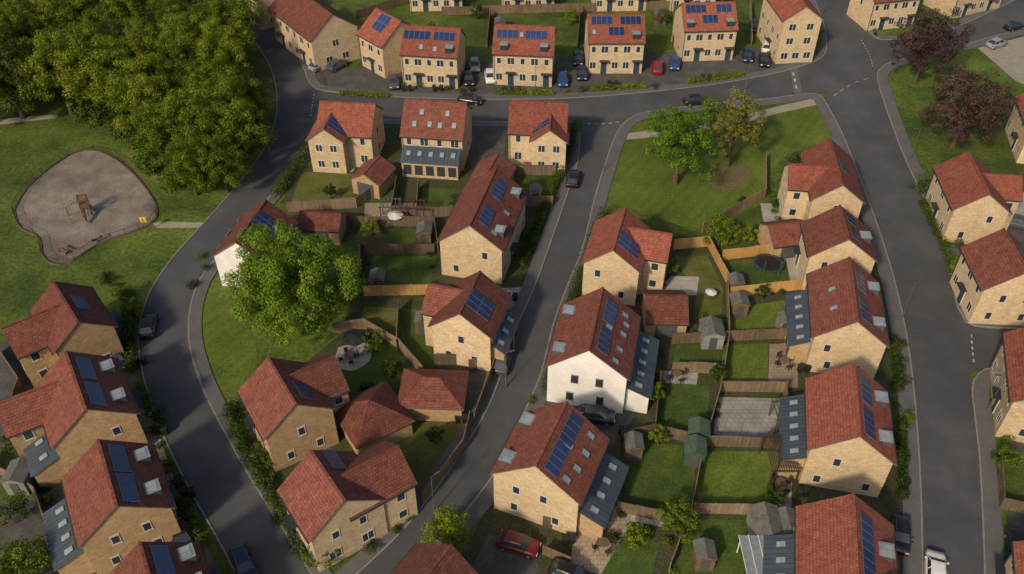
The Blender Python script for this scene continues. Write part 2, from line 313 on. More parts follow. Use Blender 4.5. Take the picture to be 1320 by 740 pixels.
L([(868,330),(912,330),(932,372),(930,410),(893,412),(898,380)],'lawn_dry'); L([(940,338),(1015,328),(1022,370),(942,378)]); L([(940,398),(1018,386),(1022,430),(940,432)],'lawn')
L([(932,445),(990,443),(990,500),(928,500)],'lawn'); L([(872,445),(930,447),(924,478),(866,476)]); L([(850,495),(915,498),(910,560),(843,556)])
L([(800,570),(900,575),(888,672),(795,655)]); L([(905,582),(1003,582),(993,655),(893,655)],'lawn'); L([(890,668),(985,672),(970,745),(868,740)],'lawn_dark'); L([(783,690),(850,700),(835,760),(765,750)])
L([(905,300),(985,262),(985,310),(925,325)]); L([(395,700),(430,725),(500,690),(470,745),(410,745)])
L([(1288,598),(1345,600),(1345,650),(1290,640)]); L([(-30,580),(30,575),(50,640),(-30,660)])
for x0,x1 in((575,628),(640,740),(745,868)): L([(x0,24),(x1,22),(x1+2,40),(x0-2,42)],'lawn_dark',.03)
L([(610,20),(640,20),(632,55),(612,58)]); L([(722,25),(752,22),(752,52),(728,55)]); L([(838,15),(872,13),(875,45),(842,50)])
sheet('patio',[(818,355),(901,357),(898,381),(813,379)],M['deck'],.04); sheet('patio',[(1012,330),(1042,328),(1046,366),(1020,368)],M['deck'],.04)
sheet('patio',[(925,512),(1012,514),(1010,560),(978,572),(918,572)],M['patio'],.04); sheet('patio',[(992,444),(1030,442),(1028,500),(990,500)],M['patio_buff'],.04)
sheet('patio',[(980,262),(1045,265),(1048,285),(985,290)],M['patio'],.04); sheet('patio',[(436,448),(470,442),(478,462),(455,478),(432,470)],M['patio'],.04,True)
sheet('patio',[(740,680),(800,650),(822,660),(775,740),(735,735)],M['patio_buff'],.04); sheet('patio',[(435,205),(462,207),(455,222),(425,222)],M['patio'],.04)
sheet('patio',[(645,372),(690,370),(668,440),(632,430)],M['patio'],.04); sheet('patio',[(1295,240),(1340,255),(1338,290),(1300,285)],M['patio'],.04)
sheet('patio',[(600,485),(640,470),(612,545),(596,545)],M['drive'],.04); sheet('patio',[(630,690),(700,700),(690,745),(600,745)],M['drive'],.04)
sheet('patio',[(690,505),(760,520),(820,535),(790,575),(700,560)],M['drive'],.04); sheet('patio',[(665,205),(700,210),(700,224),(660,224)],M['patio_buff'],.04)
sheet('patio',[(560,158),(655,158),(650,200),(620,240),(600,200)],M['drive'],.04); sheet('patio',[(470,262),(545,262),(545,288),(470,290)],M['patio_buff'],.04)
sheet('patio',[(850,478),(900,480),(898,496),(848,494)],M['patio'],.04); sheet('patio',[(820,650),(860,662),(855,680),(812,672)],M['patio'],.04); sheet('patio',[(1003,580),(1022,580),(1020,655),(996,655)],M['patio'],.04)
sheet('path',[(180,520),(195,530),(225,620),(215,640),(180,560)],M['patio_buff'],.03)
PLAY=[(18,272),(35,243),(68,214),(100,196),(128,196),(158,212),(186,240),(202,268),(196,288),(165,302),(125,316),(95,336),(72,342),(55,330),(50,306),(26,294)]
sheet('gravel_surface',PLAY,M['gravel'],.02,True)
strip('edging',catmull(px(PLAY+[PLAY[0]]),5),-.12,.12,0,.14,M['timber'])
sheet('path',[(196,288),(205,286),(262,287),(260,294),(203,294)],M['path'],.024); sheet('path',[(-40,158),(40,150),(75,148),(75,152),(40,156),(-40,166)],M['path'],.02)
# ---------- part meshes ----------
cache={}
def win_mesh(w,h,fr='frame',mull=1):
    k=('w',w,h,fr,mull)
    if k in cache: return cache[k]
    b=B(); t=.07
    b.box(-w/2-.06,w/2+.06,-.035,0,-h/2-.10,-h/2-.0,2)
    b.box(-w/2-.06,w/2+.06,-.03,0,h/2,h/2+.14,3)
    b.box(-w/2,w/2,-.02,0,-h/2+.001,h/2-.001,1)
    b.box(-w/2,-w/2+t,-.05,-.021,-h/2,h/2,0); b.box(w/2-t,w/2,-.05,-.021,-h/2,h/2,0)
    b.box(-w/2+t,w/2-t,-.05,-.021,-h/2,-h/2+t,0); b.box(-w/2+t,w/2-t,-.05,-.021,h/2-t,h/2,0)
    for i in range(mull):
        x=-w/2+w*(i+1)/(mull+1); b.box(x-.03,x+.03,-.048,-.021,-h/2+t,h/2-t,0)
    me=b.mesh('window',[M[fr],M['glass'],M['sill'],M['lintel']],uv=False); cache[k]=me; return me
def door_mesh():
    if 'd' in cache: return cache['d']
    b=B(); b.box(-.5,.5,-.05,0,0,2.1,0); b.box(-.58,-.5,-.07,0,0,2.18,1); b.box(.5,.58,-.07,0,0,2.18,1); b.box(-.5,.5,-.07,0,2.1,2.18,1); b.box(-.2,.2,-.06,-.051,1.3,1.9,2)
    b.box(-.8,.8,-.75,0,2.3,2.4,3); cache['d']=b.mesh('door',[M['door'],M['frame'],M['glass'],M['zinc']],uv=False); return cache['d']
def gdoor_mesh():
    if 'g' in cache: return cache['g']
    b=B(); b.box(-1.2,1.2,-.04,0,0,2.1,0)
    for i in range(5): b.box(-1.15,1.15,-.06,-.041,.1+i*.4,.42+i*.4,0)
    cache['g']=b.mesh('garage_door',[M['frame_dark']],uv=False); return cache['g']
def panel_mesh(n,m):
    k=('p',n,m)
    if k in cache: return cache[k]
    b=B(); W_,H_=.84,1.5
    for i in range(n):
        for j in range(m):
            x=(i-n/2)*W_+.015; y=(j-m/2)*H_+.015
            b.box(x,x+W_-.03,y,y+H_-.03,.06,.10,1); b.quad((x+.03,y+.03,.104),(x+W_-.06,y+.03,.104),(x+W_-.06,y+H_-.06,.104),(x+.03,y+H_-.06,.104),0)
    b.box(-n/2*W_,n/2*W_,-.05,.05,.02,.062,1)
    cache[k]=b.mesh('solar_panel',[M['solar'],M['alu']]); return cache[k]
def rl_mesh():
    if 'r' in cache: return cache['r']
    b=B(); b.box(-.34,.34,-.45,.45,0,.07,0); b.quad((-.27,-.38,.074),(.27,-.38,.074),(.27,.38,.074),(-.27,.38,.074),1)
    cache['r']=b.mesh('rooflight',[M['frame_dark'],M['skyglass']],uv=False); return cache['r']
def wallitem(p,name,me,x,y,z,nx,ny): return obj(name,me,p,(x,y,z),math.atan2(nx,-ny))
def roof_part(parent,w,L_,he,zr,mat,ov=.30,oy=.16,t=.14,name='roof',fr=Matrix.Identity(4),y0=None,y1=None):
    sl=(zr-he)/(w/2); xo=w/2+ov; zo=he-sl*ov+t+.04; zt=zr+t+.04
    a=-L_/2-oy if y0 is None else y0; c=L_/2+oy if y1 is None else y1
    b=B()
    b.quad((0,a,zt),(xo,a,zo),(xo,c,zo),(0,c,zt),0); b.quad((-xo,a,zo),(0,a,zt),(0,c,zt),(-xo,c,zo),0)
    b.quad((xo,a,zo-t),(0,a,zt-t),(0,c,zt-t),(xo,c,zo-t),1); b.quad((0,a,zt-t),(-xo,a,zo-t),(-xo,c,zo-t),(0,c,zt-t),1)
    b.quad((xo,a,zo),(xo,a,zo-t),(xo,c,zo-t),(xo,c,zo),1); b.quad((-xo,a,zo-t),(-xo,a,zo),(-xo,c,zo),(-xo,c,zo-t),1)
    for y in(a,c):
        b.quad((0,y,zt),(0,y,zt-t),(xo,y,zo-t),(xo,y,zo),1); b.quad((0,y,zt-t),(0,y,zt),(-xo,y,zo),(-xo,y,zo-t),1)
    b.box(-.12,.12,a-.01,c+.01,zt-.06,zt+.04,0)
    o=obj(name,b.mesh(name,[M[mat],M['fascia']]),parent,mat=fr)
    for s in(-1,1):
        bg=B(); bg.box(s*xo-.05+s*.06,s*xo+.05+s*.06,a,c,zo-t-.02,zo-.04)
        obj('gutter',bg.mesh('gutter',[M['gutter']],uv=False),parent,mat=fr)
    return o,sl,zt
def wall_part(parent,w,L_,he,zr,mat,fr=Matrix.Identity(4),y0=None,y1=None,name='wall'):
    a=-L_/2 if y0 is None else y0; c=L_/2 if y1 is None else y1; h=w/2; b=B()
    b.poly([(-h,a,0),(h,a,0),(h,a,he),(0,a,zr),(-h,a,he)]); b.poly([(h,c,0),(-h,c,0),(-h,c,he),(0,c,zr),(h,c,he)])
    b.quad((h,a,0),(h,c,0),(h,c,he),(h,a,he)); b.quad((-h,c,0),(-h,a,0),(-h,a,he),(-h,c,he))
    return obj(name,b.mesh(name,[M[mat]]),parent,mat=fr)
def slope_mat(s,sl,zt,x,y):
    c=1/math.hypot(1,sl); up=Vector((-s*c,0,sl*c)); n=Vector((s*sl*c,0,c)); X=up.cross(n)
    z=zt-sl*x; m=Matrix.Identity(4)
    for i in range(3): m[i][0]=X[i]; m[i][1]=up[i]; m[i][2]=n[i]
    m[0][3]=s*x; m[1][3]=y; m[2][3]=z; return m
def house(near,far,w=7.8,he=5.2,pitch=.78,label='',wall='wall',roof='roof',panels=(),rl=(),dorm=(),lean=(),wings=(),gable=((-1.9,1.4,'s'),(1.7,1.4,'s'),(-1.2,4.0,'s'),(1.4,4.0,'s')),fr='frame',ty='house',down=True,sp=2.4):
    zr=he+w/2*pitch
    a=G(near[0],near[1],zr+.2); c=G(far[0],far[1],zr+.2); d=c-a; Ln=d.length-.3; ang=math.atan2(d.y,d.x)-math.pi/2; mid=(a+c)/2
    H=obj(ty,None,None,(mid.x,mid.y,0),ang); top(H,label,ty.replace('_',' '))
    wall_part(H,w,Ln,he,zr,wall); _,sl,zt=roof_part(H,w,Ln,he,zr,roof)
    Y=lambda t:-Ln/2+t*Ln
    for (s,t0,t1,dp) in lean:
        y0,y1=Y(t0),Y(t1); x0=s*w/2; x1=s*(w/2+dp); b=B()
        lp=obj('lean_to',None,H,(0,0,0))
        zi,zo=3.5,2.5
        for y in(y0,y1): b.poly([(x0,y,0),(x1,y,0),(x1,y,zo),(x0,y,zi)])
        b.quad((x1,y0,0),(x1,y1,0),(x1,y1,zo),(x1,y0,zo)); obj('wall',b.mesh('wall',[M['wall_warm' if wall!='white' else 'white']]),lp)
        b=B(); xe=s*(w/2+dp+.25); ze=zo-.1; x0+=s*.01
        b.quad((x0,y0-.2,zi+.12),(xe,y0-.2,ze+.12),(xe,y1+.2,ze+.12),(x0,y1+.2,zi+.12)); b.quad((x0,y0-.2,zi+.02),(xe,y0-.2,ze+.02),(xe,y1+.2,ze+.02),(x0,y1+.2,zi+.02),1)
        for y in(y0-.2,y1+.2): b.quad((x0,y,zi+.02),(x0,y,zi+.12),(xe,y,ze+.12),(xe,y,ze+.02),1)
        b.quad((xe,y0-.2,ze+.02),(xe,y1+.2,ze+.02),(xe,y1+.2,ze+.12),(xe,y0-.2,ze+.12),1)
        obj('lean_to_roof',b.mesh('lean_to_roof',[M['zinc'],M['fascia']]),lp)
        n=max(2,int((y1-y0)/1.5)); l2=(zi-ze)/(dp+.25)
        for i in range(n):
            y=y0+(i+.5)*(y1-y0)/n
            obj('rooflight',rl_mesh(),lp,mat=slope_mat(s,l2,zi+.13+l2*w/2,w/2+dp*.5,y))
            wallitem(lp,'window',win_mesh(1.1,1.6,'frame_dark'),x1,y,1.25,s,0)
    for e in wings:
        s,t,ww,ext=e[:4]; heW=he-.06; zrW=min(heW+ww/2*pitch,zr-.15)
        Rm=Matrix.Rotation(-math.pi/2 if s>0 else math.pi/2,4,'Z'); fm=Matrix.Translation((0,Y(t),0))@Rm
        wg=obj('wing',None,H,mat=fm)
        wall_part(wg,ww,0,heW,zrW,wall,y0=.3,y1=w/2+ext); _,wsl,wzt=roof_part(wg,ww,0,heW,zrW,roof,y0=.1,y1=w/2+ext+.16)
        for xx,zz in((-1,1.45),(1,1.45),(-1,4.0),(1,4.0)): wallitem(wg,'window',win_mesh(1.0,1.15,fr),xx,w/2+ext,zz,0,1)
        if ext>2.2:
            for ss in(-1,1):
                for zz in(1.45,4.0): wallitem(wg,'window',win_mesh(.9,1.1,fr,0),ss*ww/2,w/2+ext*.55,zz,ss,0)
        if len(e)>4:
            for (n,m,ss,yy) in e[4]: obj('solar_panel',panel_mesh(n,m),wg,mat=slope_mat(ss,wsl,wzt,ww*.26,w/2+ext-yy))
    for (t,q,n,m,s) in panels: obj('solar_panel',panel_mesh(n,m),H,mat=slope_mat(s,sl,zt,q*(w/2),Y(t)))
    for (t,q,s) in rl: obj('rooflight',rl_mesh(),H,mat=slope_mat(s,sl,zt,q*(w/2),Y(t)))
    for (t,s) in dorm:
        y=Y(t); hh=1.0; xo_=w/2-.25; xi=xo_-hh/sl*.85; z1=zt-sl*xi+.0; b=B()
        def bx(a0,a1,y0,y1,z0,zz,m): b.box(min(s*a0,s*a1),max(s*a0,s*a1),y0,y1,z0,zz,m)
        zf=zt-sl*xo_
        bx(xi,xo_,y-.62,y+.62,zf-.15,z1,0); bx(xi-.1,xo_+.06,y-.68,y+.68,z1+.001,z1+.06,1)
        bx(xo_+.002,xo_+.03,y-.55,y+.55,zf+.1,z1-.08,2); bx(xo_+.031,xo_+.05,y-.03,y+.03,zf+.1,z1-.08,0)
        bx(xi+.05,xo_-.2,y-.52,y-.04,z1+.062,z1+.10,3); bx(xi+.05,xo_-.2,y+.04,y+.52,z1+.062,z1+.10,3)
        obj('dormer',b.mesh('dormer',[M['frame_dark'],M['pale_metal'],M['glass'],M['skyglass']],uv=False),H)
    KIN={'s':(.75,1.1,0),'m':(1.2,1.2,1),'l':(1.8,1.25,2)}
    for (gx,gz,k) in gable:
        for e,yy in((-1,-Ln/2),(1,Ln/2)):
            a_,b_,c_=KIN[k]; wallitem(H,'window',win_mesh(a_,b_,fr,c_),gx*(-e),yy,gz,0,e)
    n=max(2,int(Ln/sp))
    for s in(-1,1):
        for i in range(n):
            y=-Ln/2+(i+.5)*Ln/n; islean=[1 for (ls,a0,a1,_) in lean if ls==s and Y(a0)-.6<y<Y(a1)+.6]
            if [1 for e in wings if e[0]==s and abs(Y(e[1])-y)<e[2]/2+.5]: continue
            k='m' if i%2 else 's'
            if sp<2: k='m' if i%2 else 's'
            a_,b_,c_=KIN[k]
            if he>4: wallitem(H,'window',win_mesh(a_,b_,fr,c_),s*w/2,y,4.25,s,0)
            if islean: continue
            if i%3==1: wallitem(H,'door',door_mesh(),s*w/2,y,.0,s,0)
            else: wallitem(H,'window',win_mesh(1.05,1.25,fr,1),s*w/2,y,1.5,s,0)
    if down:
        if ('dp',he) not in cache: b=B(); b.box(-.04,.04,-.04,.04,0,he-.1); cache[('dp',he)]=b.mesh('downpipe',[M['gutter']],uv=False)
        for s in(-1,1): obj('downpipe',cache[('dp',he)],H,(s*(w/2+.05),-s*(Ln/2-.15),0))
    return H
PD=((.26,.30,4,1,1),(.72,.30,4,1,1))
DD=((.22,1),(.78,1))
house((484,10),(517,27),8.0,5.6,.72,'detached buff brick house with red roof and solar panels',panels=((.5,.35,3,2,1),),gable=((0,1.4,'s'),(0,4,'s')),sp=1.8)
def trow(n,f,p,d,lab,rlx=(),rf='roof'): return house(n,f,7.6,5.5,.74,lab,panels=p,dorm=d,rl=rlx,gable=((-1,4,'s'),(1.5,1.4,'s')),sp=1.6,roof=rf)
trow((520,32),(594,36),((.25,.34,5,1,1),(.74,.34,4,1,1)),((.86,1),),'buff brick house pair with red roof and one dormer',((.35,.75,1),(.6,.8,1)))
trow((637,31),(716,34),((.22,.34,4,1,1),(.70,.34,4,1,1)),((.18,1),(.85,1)),'buff brick house pair with red roof facing parking bays',((.46,.34,1),))
trow((757,18),(831,18),((.24,.24,4,1,1),(.76,.24,4,1,1),(.5,.64,3,1,1)),((.85,1),),'buff brick house pair with many solar panels beside parked cars',((.1,.66,1),))
trow((878,4),(948,2),((.25,.24,4,1,1),(.50,.64,3,1,1),(.78,.24,3,1,1)),((.12,1),(.87,1)),'buff brick house pair with three solar arrays on red roof',())
house((1040,8),(1012,-28),6.2,7.6,.7,'tall narrow buff brick house with red roof at the street corner',gable=((-1.9,1.4,'m'),(0,1.4,'m'),(1.9,1.4,'m'),(-1.5,4,'m'),(1.4,4,'m'),(-1.5,6.4,'m'),(1.4,6.4,'m')),down=False)
house((428,18),(372,-22),8.4,5.6,.75,'large buff brick house with dark red roof by the curving road',roof='roof_brown',panels=((.25,.35,3,1,1),(.7,.35,3,1,1)),gable=((-1.5,1.4,'m'),(1.5,1.4,'m'),(0,4,'m')))
house((355,-30),(300,-70),8,5.6,.75,'buff brick house with dark red roof beside the wood',roof='roof_brown')
house((1118,-28),(1180,-34),7,5.4,.74,'buff brick house with red roof by the road junction',gable=((0,4,'s'),),sp=1.7)
house((1225,-42),(1290,-55),7,5.4,.74,'buff brick terrace end house beside a side road',gable=((0,4,'s'),),sp=1.7)
for i,x in enumerate((560,680,800,900)): house((x-35,-52),(x+35,-53),7.4,5.2,.74,'buff brick house with red roof beside garden fences',gable=((0,4,'s'),),sp=1.7)
house((412,130),(484,134),7.2,5.2,.76,'buff brick house with gabled wing and solar panels',wings=((1,.22,4.8,1.8,((3,2,-1,2.2),)),),gable=((0,1.4,'s'),(0,4,'s')))
house((521,127),(602,132),8.0,5.2,.78,'buff brick house with a dark glazed sunroom along its garden side',roof='roof_brown',lean=((1,.04,.96,2.4),),rl=((.3,.35,1),(.72,.35,1),(.2,.7,1),(.45,.68,1),(.62,.7,1),(.85,.68,1)),gable=((-1,4,'s'),(1,1.4,'s')),sp=1.8)
house((657,129),(733,132),7.2,5.2,.76,'buff brick house with cross gable and small solar array',wings=((1,.72,4.6,1.9,((2,2,1,2.2),)),),gable=((0,1.4,'s'),(0,4,'s')))
def garage(n,f,w,lab,roof='roof_brown',wall='wall_warm',gd=1):
    he=2.3;p=.62;zr=he+w/2*p;a=G(n[0],n[1],zr+.2);c=G(f[0],f[1],zr+.2);d=c-a;Ln=max(3,d.length-.3);mid=(a+c)/2
    H=obj('garage',None,None,(mid.x,mid.y,0),math.atan2(d.y,d.x)-math.pi/2);top(H,lab,'garage')
    wall_part(H,w,Ln,he,zr,wall);roof_part(H,w,Ln,he,zr,roof); wallitem(H,'garage_door',gdoor_mesh(),0,-Ln/2,0,0,-1) if gd==1 else wallitem(H,'garage_door',gdoor_mesh(),w/2,0,0,1,0)
    return H
garage((468,224),(490,200),4.0,'small brick garage with red tiled roof beside a lawn')
garage((628,222),(642,198),4.6,'small brick garage with red tiled roof beside a house'); garage((618,238),(632,214),4,'low brick garage with red roof against a fence')
garage((386,272),(440,275),3.6,'long low garage with dark red roof beside gardens',gd=2)
garage((832,380),(887,381),5.0,'brick garage with brown red roof next to a pale deck',gd=2)
garage((990,290),(1040,284),4.4,'brick garage with red roof attached to a garden wall',gd=2)
house((605,290),(640,215),7.5,5.2,.78,'long buff brick house with two solar arrays',roof='roof_brown',panels=PD,rl=((.12,.65,1),(.5,.75,1),(.35,.35,1)),dorm=((.86,1),(.2,1)),gable=((-1.9,1.4,'s'),(1.7,4,'s')))
house((592,404),(619,349),6.4,5.2,.78,'brick house with solar panels and side lean-to by the street',roof='roof_brown',panels=((.40,.40,3,2,1),),wings=((-1,.62,4.6,1.7),),lean=((1,.1,.9,1.3),),gable=((-1.5,1.4,'s'),(1.4,1.4,'s'),(0,4,'s')))
house((381,521),(345,460),6.6,5.2,.78,'warm brick house with short wing and dark red roof',wall='wall_warm',roof='roof_brown',panels=((.30,.45,3,1,1),),wings=((1,.62,5.0,2.3),),gable=((-1.5,1.4,'s'),(1.5,1.4,'s'),(0,4,'s')))
house((444,645),(400,580),6.8,5.2,.78,'brick house with cross wing and small solar array',roof='roof_brown',panels=((.82,.42,3,1,1),),wings=((1,.45,5.2,3.2),),gable=((-1.7,1.4,'m'),(1.5,1.4,'m'),(-1.3,4,'s'),(1.3,4,'s')))
house((535,760),(582,702),6.8,5.2,.78,'brick house with dark red roof beside a leafy tree',roof='roof_brown')
house((303,312),(343,257),6.6,4.6,.76,'small pale rendered house with solar panels beside the great tree',wall='white',panels=((.6,.4,3,2,1),),roof='roof_brown',gable=((0,1.4,'s'),(0,3.6,'s')))
def hipgarage(u,v,rz,hx,hy,lab,ridge=0):
    a=G(u,v); H=obj('garage',None,None,(a.x,a.y,0),math.radians(rz)); top(H,lab,'garage'); b=B(); z2=2.35
    P=[(-hx,-hy),(hx,-hy),(hx,hy),(-hx,hy)]
    for i in range(4):
        p,q=P[i],P[(i+1)%4]; b.quad((*p,0),(*q,0),(*q,z2),(*p,z2))
    obj('wall',b.mesh('wall',[M['wall_warm']]),H); b=B(); e=.3;z=2.25; zt=z+min(hx,hy)*.72
    c=[(-hx-e,-hy-e,z),(hx+e,-hy-e,z),(hx+e,hy+e,z),(-hx-e,hy+e,z)]; r=max(0,hx-hy)
    T0=(-r,0,zt);T1=(r,0,zt)
    if r>0: b.quad(c[0],c[1],T1,T0); b.quad(c[2],c[3],T0,T1); b.poly([c[1],c[2],T1]); b.poly([c[3],c[0],T0])
    else:
        for i in range(4): b.poly([c[i],c[(i+1)%4],T0])
    d=[(x,y,z-.14) for x,y,_ in c]
    for i in range(4): b.quad(d[i],d[(i+1)%4],c[(i+1)%4],c[i],1)
    b.poly(d[::-1],1); obj('roof',b.mesh('roof',[M['roof_brown'],M['fascia']]),H); wallitem(H,'garage_door',gdoor_mesh(),hx,0,0,1,0)
hipgarage(482,552,33,2.9,2.9,'square brick garage with pyramid dark red roof')
hipgarage(560,520,-3,3.1,2.4,'low brick double garage with hipped brown roof by the street')
house((790,322),(806,267),6.3,5.2,.78,'buff brick house with solar array and wing by the green',panels=((.32,.45,3,2,1),),wings=((1,.66,4.8,2.7),),gable=((-1.5,4,'s'),(1.4,1.4,'s')))
house((759,451),(777,370),7.9,5.3,.78,'white rendered house with red roof and long dark lean-to',wall='white',roof='roof_brown',panels=PD,rl=((.1,.65,1),(.3,.7,1),(.5,.35,1),(.55,.72,1),(.85,.68,1),(.72,.75,1)),lean=((1,.06,.96,2.4),),dorm=((.18,-1),(.8,-1)),fr='frame_dark',gable=((-1.6,1.4,'s'),(1.5,1.4,'s'),(-1.2,4,'s'),(1.3,4,'s')))
house((690,600),(731,517),8.0,5.3,.78,'buff brick house with two solar arrays and dark side lean-to',roof='roof_brown',panels=PD,rl=((.12,.62,1),(.34,.72,1),(.52,.4,1),(.6,.75,1),(.86,.7,1)),lean=((1,.06,.96,2.3),),dorm=((.18,-1),(.8,-1)),gable=((-1.8,4,'s'),(2,1.4,'s'),(-2,1.4,'s'),(.8,4,'s')))
house((1087,238),(1070,178),6.0,5.2,.78,'buff brick house with gabled wing beside the main road',panels=((.5,.35,3,1,1),),wings=((-1,.45,4.8,2.7),),gable=((0,4,'s'),(0,1.4,'s')))
house((1095,308),(1083,264),7.2,5.2,.76,'buff brick house with solar panels beside the main road',roof='roof_brown',panels=((.28,.3,2,1,1),(.75,.3,2,1,1)),dorm=((.5,1),),gable=((-1.8,4,'s'),(1.5,4,'s')))
house((1106,414),(1095,331),7.1,5.2,.78,'buff brick house with lean-to, dormers and solar panels',roof='roof_brown',panels=PD,dorm=DD,lean=((-1,.1,.9,1.9),),rl=((.3,.5,-1),(.6,.5,-1)),gable=((-1.5,1.4,'s'),(-2,3.8,'s'),(1.5,1.4,'s')))
house((1109,562),(1101,468),7.2,5.2,.78,'long buff brick house with dormers facing the main road',panels=PD,dorm=DD,lean=((-1,.05,.92,2.0),),gable=((-2.2,1.2,'s'),(2.2,1.2,'s'),(-1,4,'s')))
house((1107,765),(1100,636),7.4,5.2,.78,'buff brick house with bright red roof by the main road',panels=((.30,.30,4,1,1),(.68,.30,4,1,1)),dorm=((.28,1),(.62,1)),lean=((-1,.1,.8,2.2),))
house((1276,250),(1248,195),6.4,5.2,.76,'buff brick house with wing across from the main road',wings=((1,.6,4.6,2.4),),gable=((-1.3,1.4,'s'),(1.3,4,'s')))
house((1326,350),(1294,294),7.2,5.2,.76,'buff brick house with dark solar array near the junction',roof='roof_brown',panels=((.5,.38,4,1,1),))
house((1385,502),(1369,410),8,5.2,.78,'long buff brick house beside the side road junction',panels=((.5,.35,4,1,1),))
house((1375,150),(1355,105),7,5.2,.76,'buff brick house beside copper beech trees')
house((1400,765),(1390,690),7,5.2,.76,'buff brick house beside the main road and parked car')
house((100,415),(68,362),6.0,5.0,.78,'warm brick house with solar array and short wing',wall='wall_warm',roof='roof_brown',panels=((.5,.42,3,1,1),),wings=((-1,.55,5.0,3.2),),gable=((-1.5,1.4,'s'),(1.3,1.4,'s')))
house((110,527),(84,452),7.4,5.1,.78,'warm brick house with pale dormers beside the curving road',wall='wall_warm',roof='roof_brown',panels=PD,dorm=((.25,1),(.78,1)),lean=((-1,.02,.5,2.6),),wings=((-1,.72,4.6,3.4),),gable=((-2,1.4,'s'),(1.6,3.9,'s')))
house((150,652),(126,566),7.4,5.1,.78,'warm brick house with two pale dormers and dark lean-to',wall='wall_warm',roof='roof_brown',panels=PD,dorm=((.25,1),(.78,1)),lean=((-1,.1,.9,2.6),))
house((207,795),(180,698),7.4,5.1,.78,'warm brick house with solar panels by the parked car',wall='wall_warm',roof='roof_brown',panels=PD,dorm=((.4,1),(.82,1)))
# ---------- trees ----------
def leaves(cents,rads,n,leaf,seed,squash=.8,up=.4):
    r=np.random.default_rng(seed); cents=np.array(cents,float); rads=np.array(rads,float)
    pr=rads**2; pr/=pr.sum(); k=r.choice(len(rads),n,p=pr)
    d=r.normal(size=(n,3)); d/=np.linalg.norm(d,axis=1)[:,None]
    rad=rads[k]*(.45+.75*r.random(n)**.7); pos=cents[k]+d*rad[:,None]*np.array([1,1,squash])
    nrm=d*1.1+r.normal(size=(n,3))*.42+np.array([0,0,up]); nrm/=np.linalg.norm(nrm,axis=1)[:,None]
    t=np.cross(nrm,r.normal(size=(n,3))); t/=np.linalg.norm(t,axis=1)[:,None]; b=np.cross(nrm,t)
    s=leaf*(.5+.8*r.random(n)); t=t*s[:,None]*.5; b=b*(s*.38)[:,None]
    V=np.empty((n,4,3)); V[:,0]=pos-t; V[:,1]=pos-b; V[:,2]=pos+t; V[:,3]=pos+b
    return V.reshape(-1,3)
def leafmesh(name,V,mat):
    n=len(V)//4; me=bpy.data.meshes.new(name); me.vertices.add(n*4); me.vertices.foreach_set('co',V.astype(np.float32).ravel())
    me.loops.add(n*4); me.loops.foreach_set('vertex_index',np.arange(n*4,dtype=np.int32)); me.polygons.add(n)
    me.polygons.foreach_set('loop_start',np.arange(0,n*4,4,dtype=np.int32)); me.materials.append(mat); me.update(calc_edges=True); me.validate(); return me
def crown(R,Hh,zc,n,leaf,seed,mat,nl=34,lr=.30,irr=.16):
    r=np.random.default_rng(seed); c=[];q=[]; p1,p2=r.random(2)*6.28
    for i in range(nl):
        u=(i+.5)/nl; ph=i*2.39996+r.random()*.7; z=1-1.6*u; s=math.sqrt(max(0,1-z*z)); k=.68+.30*r.random()
        k*=1+irr*math.sin(3*ph+p1+2*z)+irr*.7*math.sin(5*ph+p2)
        c.append((math.cos(ph)*s*R*k,math.sin(ph)*s*R*k,zc+z*Hh*k)); q.append(R*lr*(.5+.9*r.random()))
    for i in range(int(nl*.35)):
        d=r.normal(size=3); d/=np.linalg.norm(d); c.append((d[0]*R*.4,d[1]*R*.4,zc+d[2]*Hh*.4)); q.append(R*lr)
    return leafmesh('crown',leaves(c,q,n,leaf,seed),mat)
def trunk(H,r,R,zc,seed,limbs=7):
    rr=random.Random(seed); b=B(); p=Vector((0,0,-.1)); q=r*1.25; k=5
    pts=[p]
    for i in range(k):
        n=Vector((rr.uniform(-.15,.15)*(i+1)*.5,rr.uniform(-.15,.15)*(i+1)*.5,H*(i+1)/k)); r1=r*(1-.75*(i+1)/k); b.tube(p,n,q,r1,9,cap=False); p=n;q=r1; pts.append(n)
    for i in range(limbs):
        a=i*2.4+rr.random(); z0=pts[2+i%3]; l=R*rr.uniform(.55,.8); m=z0+Vector((math.cos(a)*l*.5,math.sin(a)*l*.5,l*.45)); e=m+Vector((math.cos(a+.3)*l*.45,math.sin(a+.3)*l*.45,l*.35))
        b.tube(z0,m,r*.4,r*.25,6,cap=False); b.tube(m,e,r*.25,r*.06,6,cap=False)
        e2=m+Vector((math.cos(a-.7)*l*.4,math.sin(a-.7)*l*.4,l*.5)); b.tube(m,e2,r*.2,r*.05,5,cap=False)
    return b.mesh('trunk',[M['bark']],uv=False,smooth=True)
def tree(u,v,hc,R,Hh,mat,lab,n=9000,leaf=.42,seed=1,nl=34,lr=.30,grp=None,meshes=None,sc=1,rz=0,irr=.16,tr=1):
    p=G(u,v,hc); T=obj('tree',None,None,(p.x,p.y,0),rz); T.scale=(sc,)*3; top(T,lab,'tree',grp)
    if meshes: a,b=meshes
    else: a=trunk(hc+Hh*.35,(R*.055+.08)*tr,R,hc,seed); b=crown(R,Hh,hc,n,leaf,seed,M[mat],nl,lr,irr)
    obj('trunk',a,T); obj('crown',b,T); return T
tree(376,366,6.2,6.7,6.4,'leaf_bright','great bright green broadleaf tree standing between gardens',n=62000,leaf=.23,seed=3,nl=120,lr=.145,irr=.13)
tree(878,180,7.0,4.9,4.6,'leaf_bright','bright green tree on the mown green',n=15000,leaf=.25,seed=5,nl=58,lr=.165,irr=.2,tr=1.2)
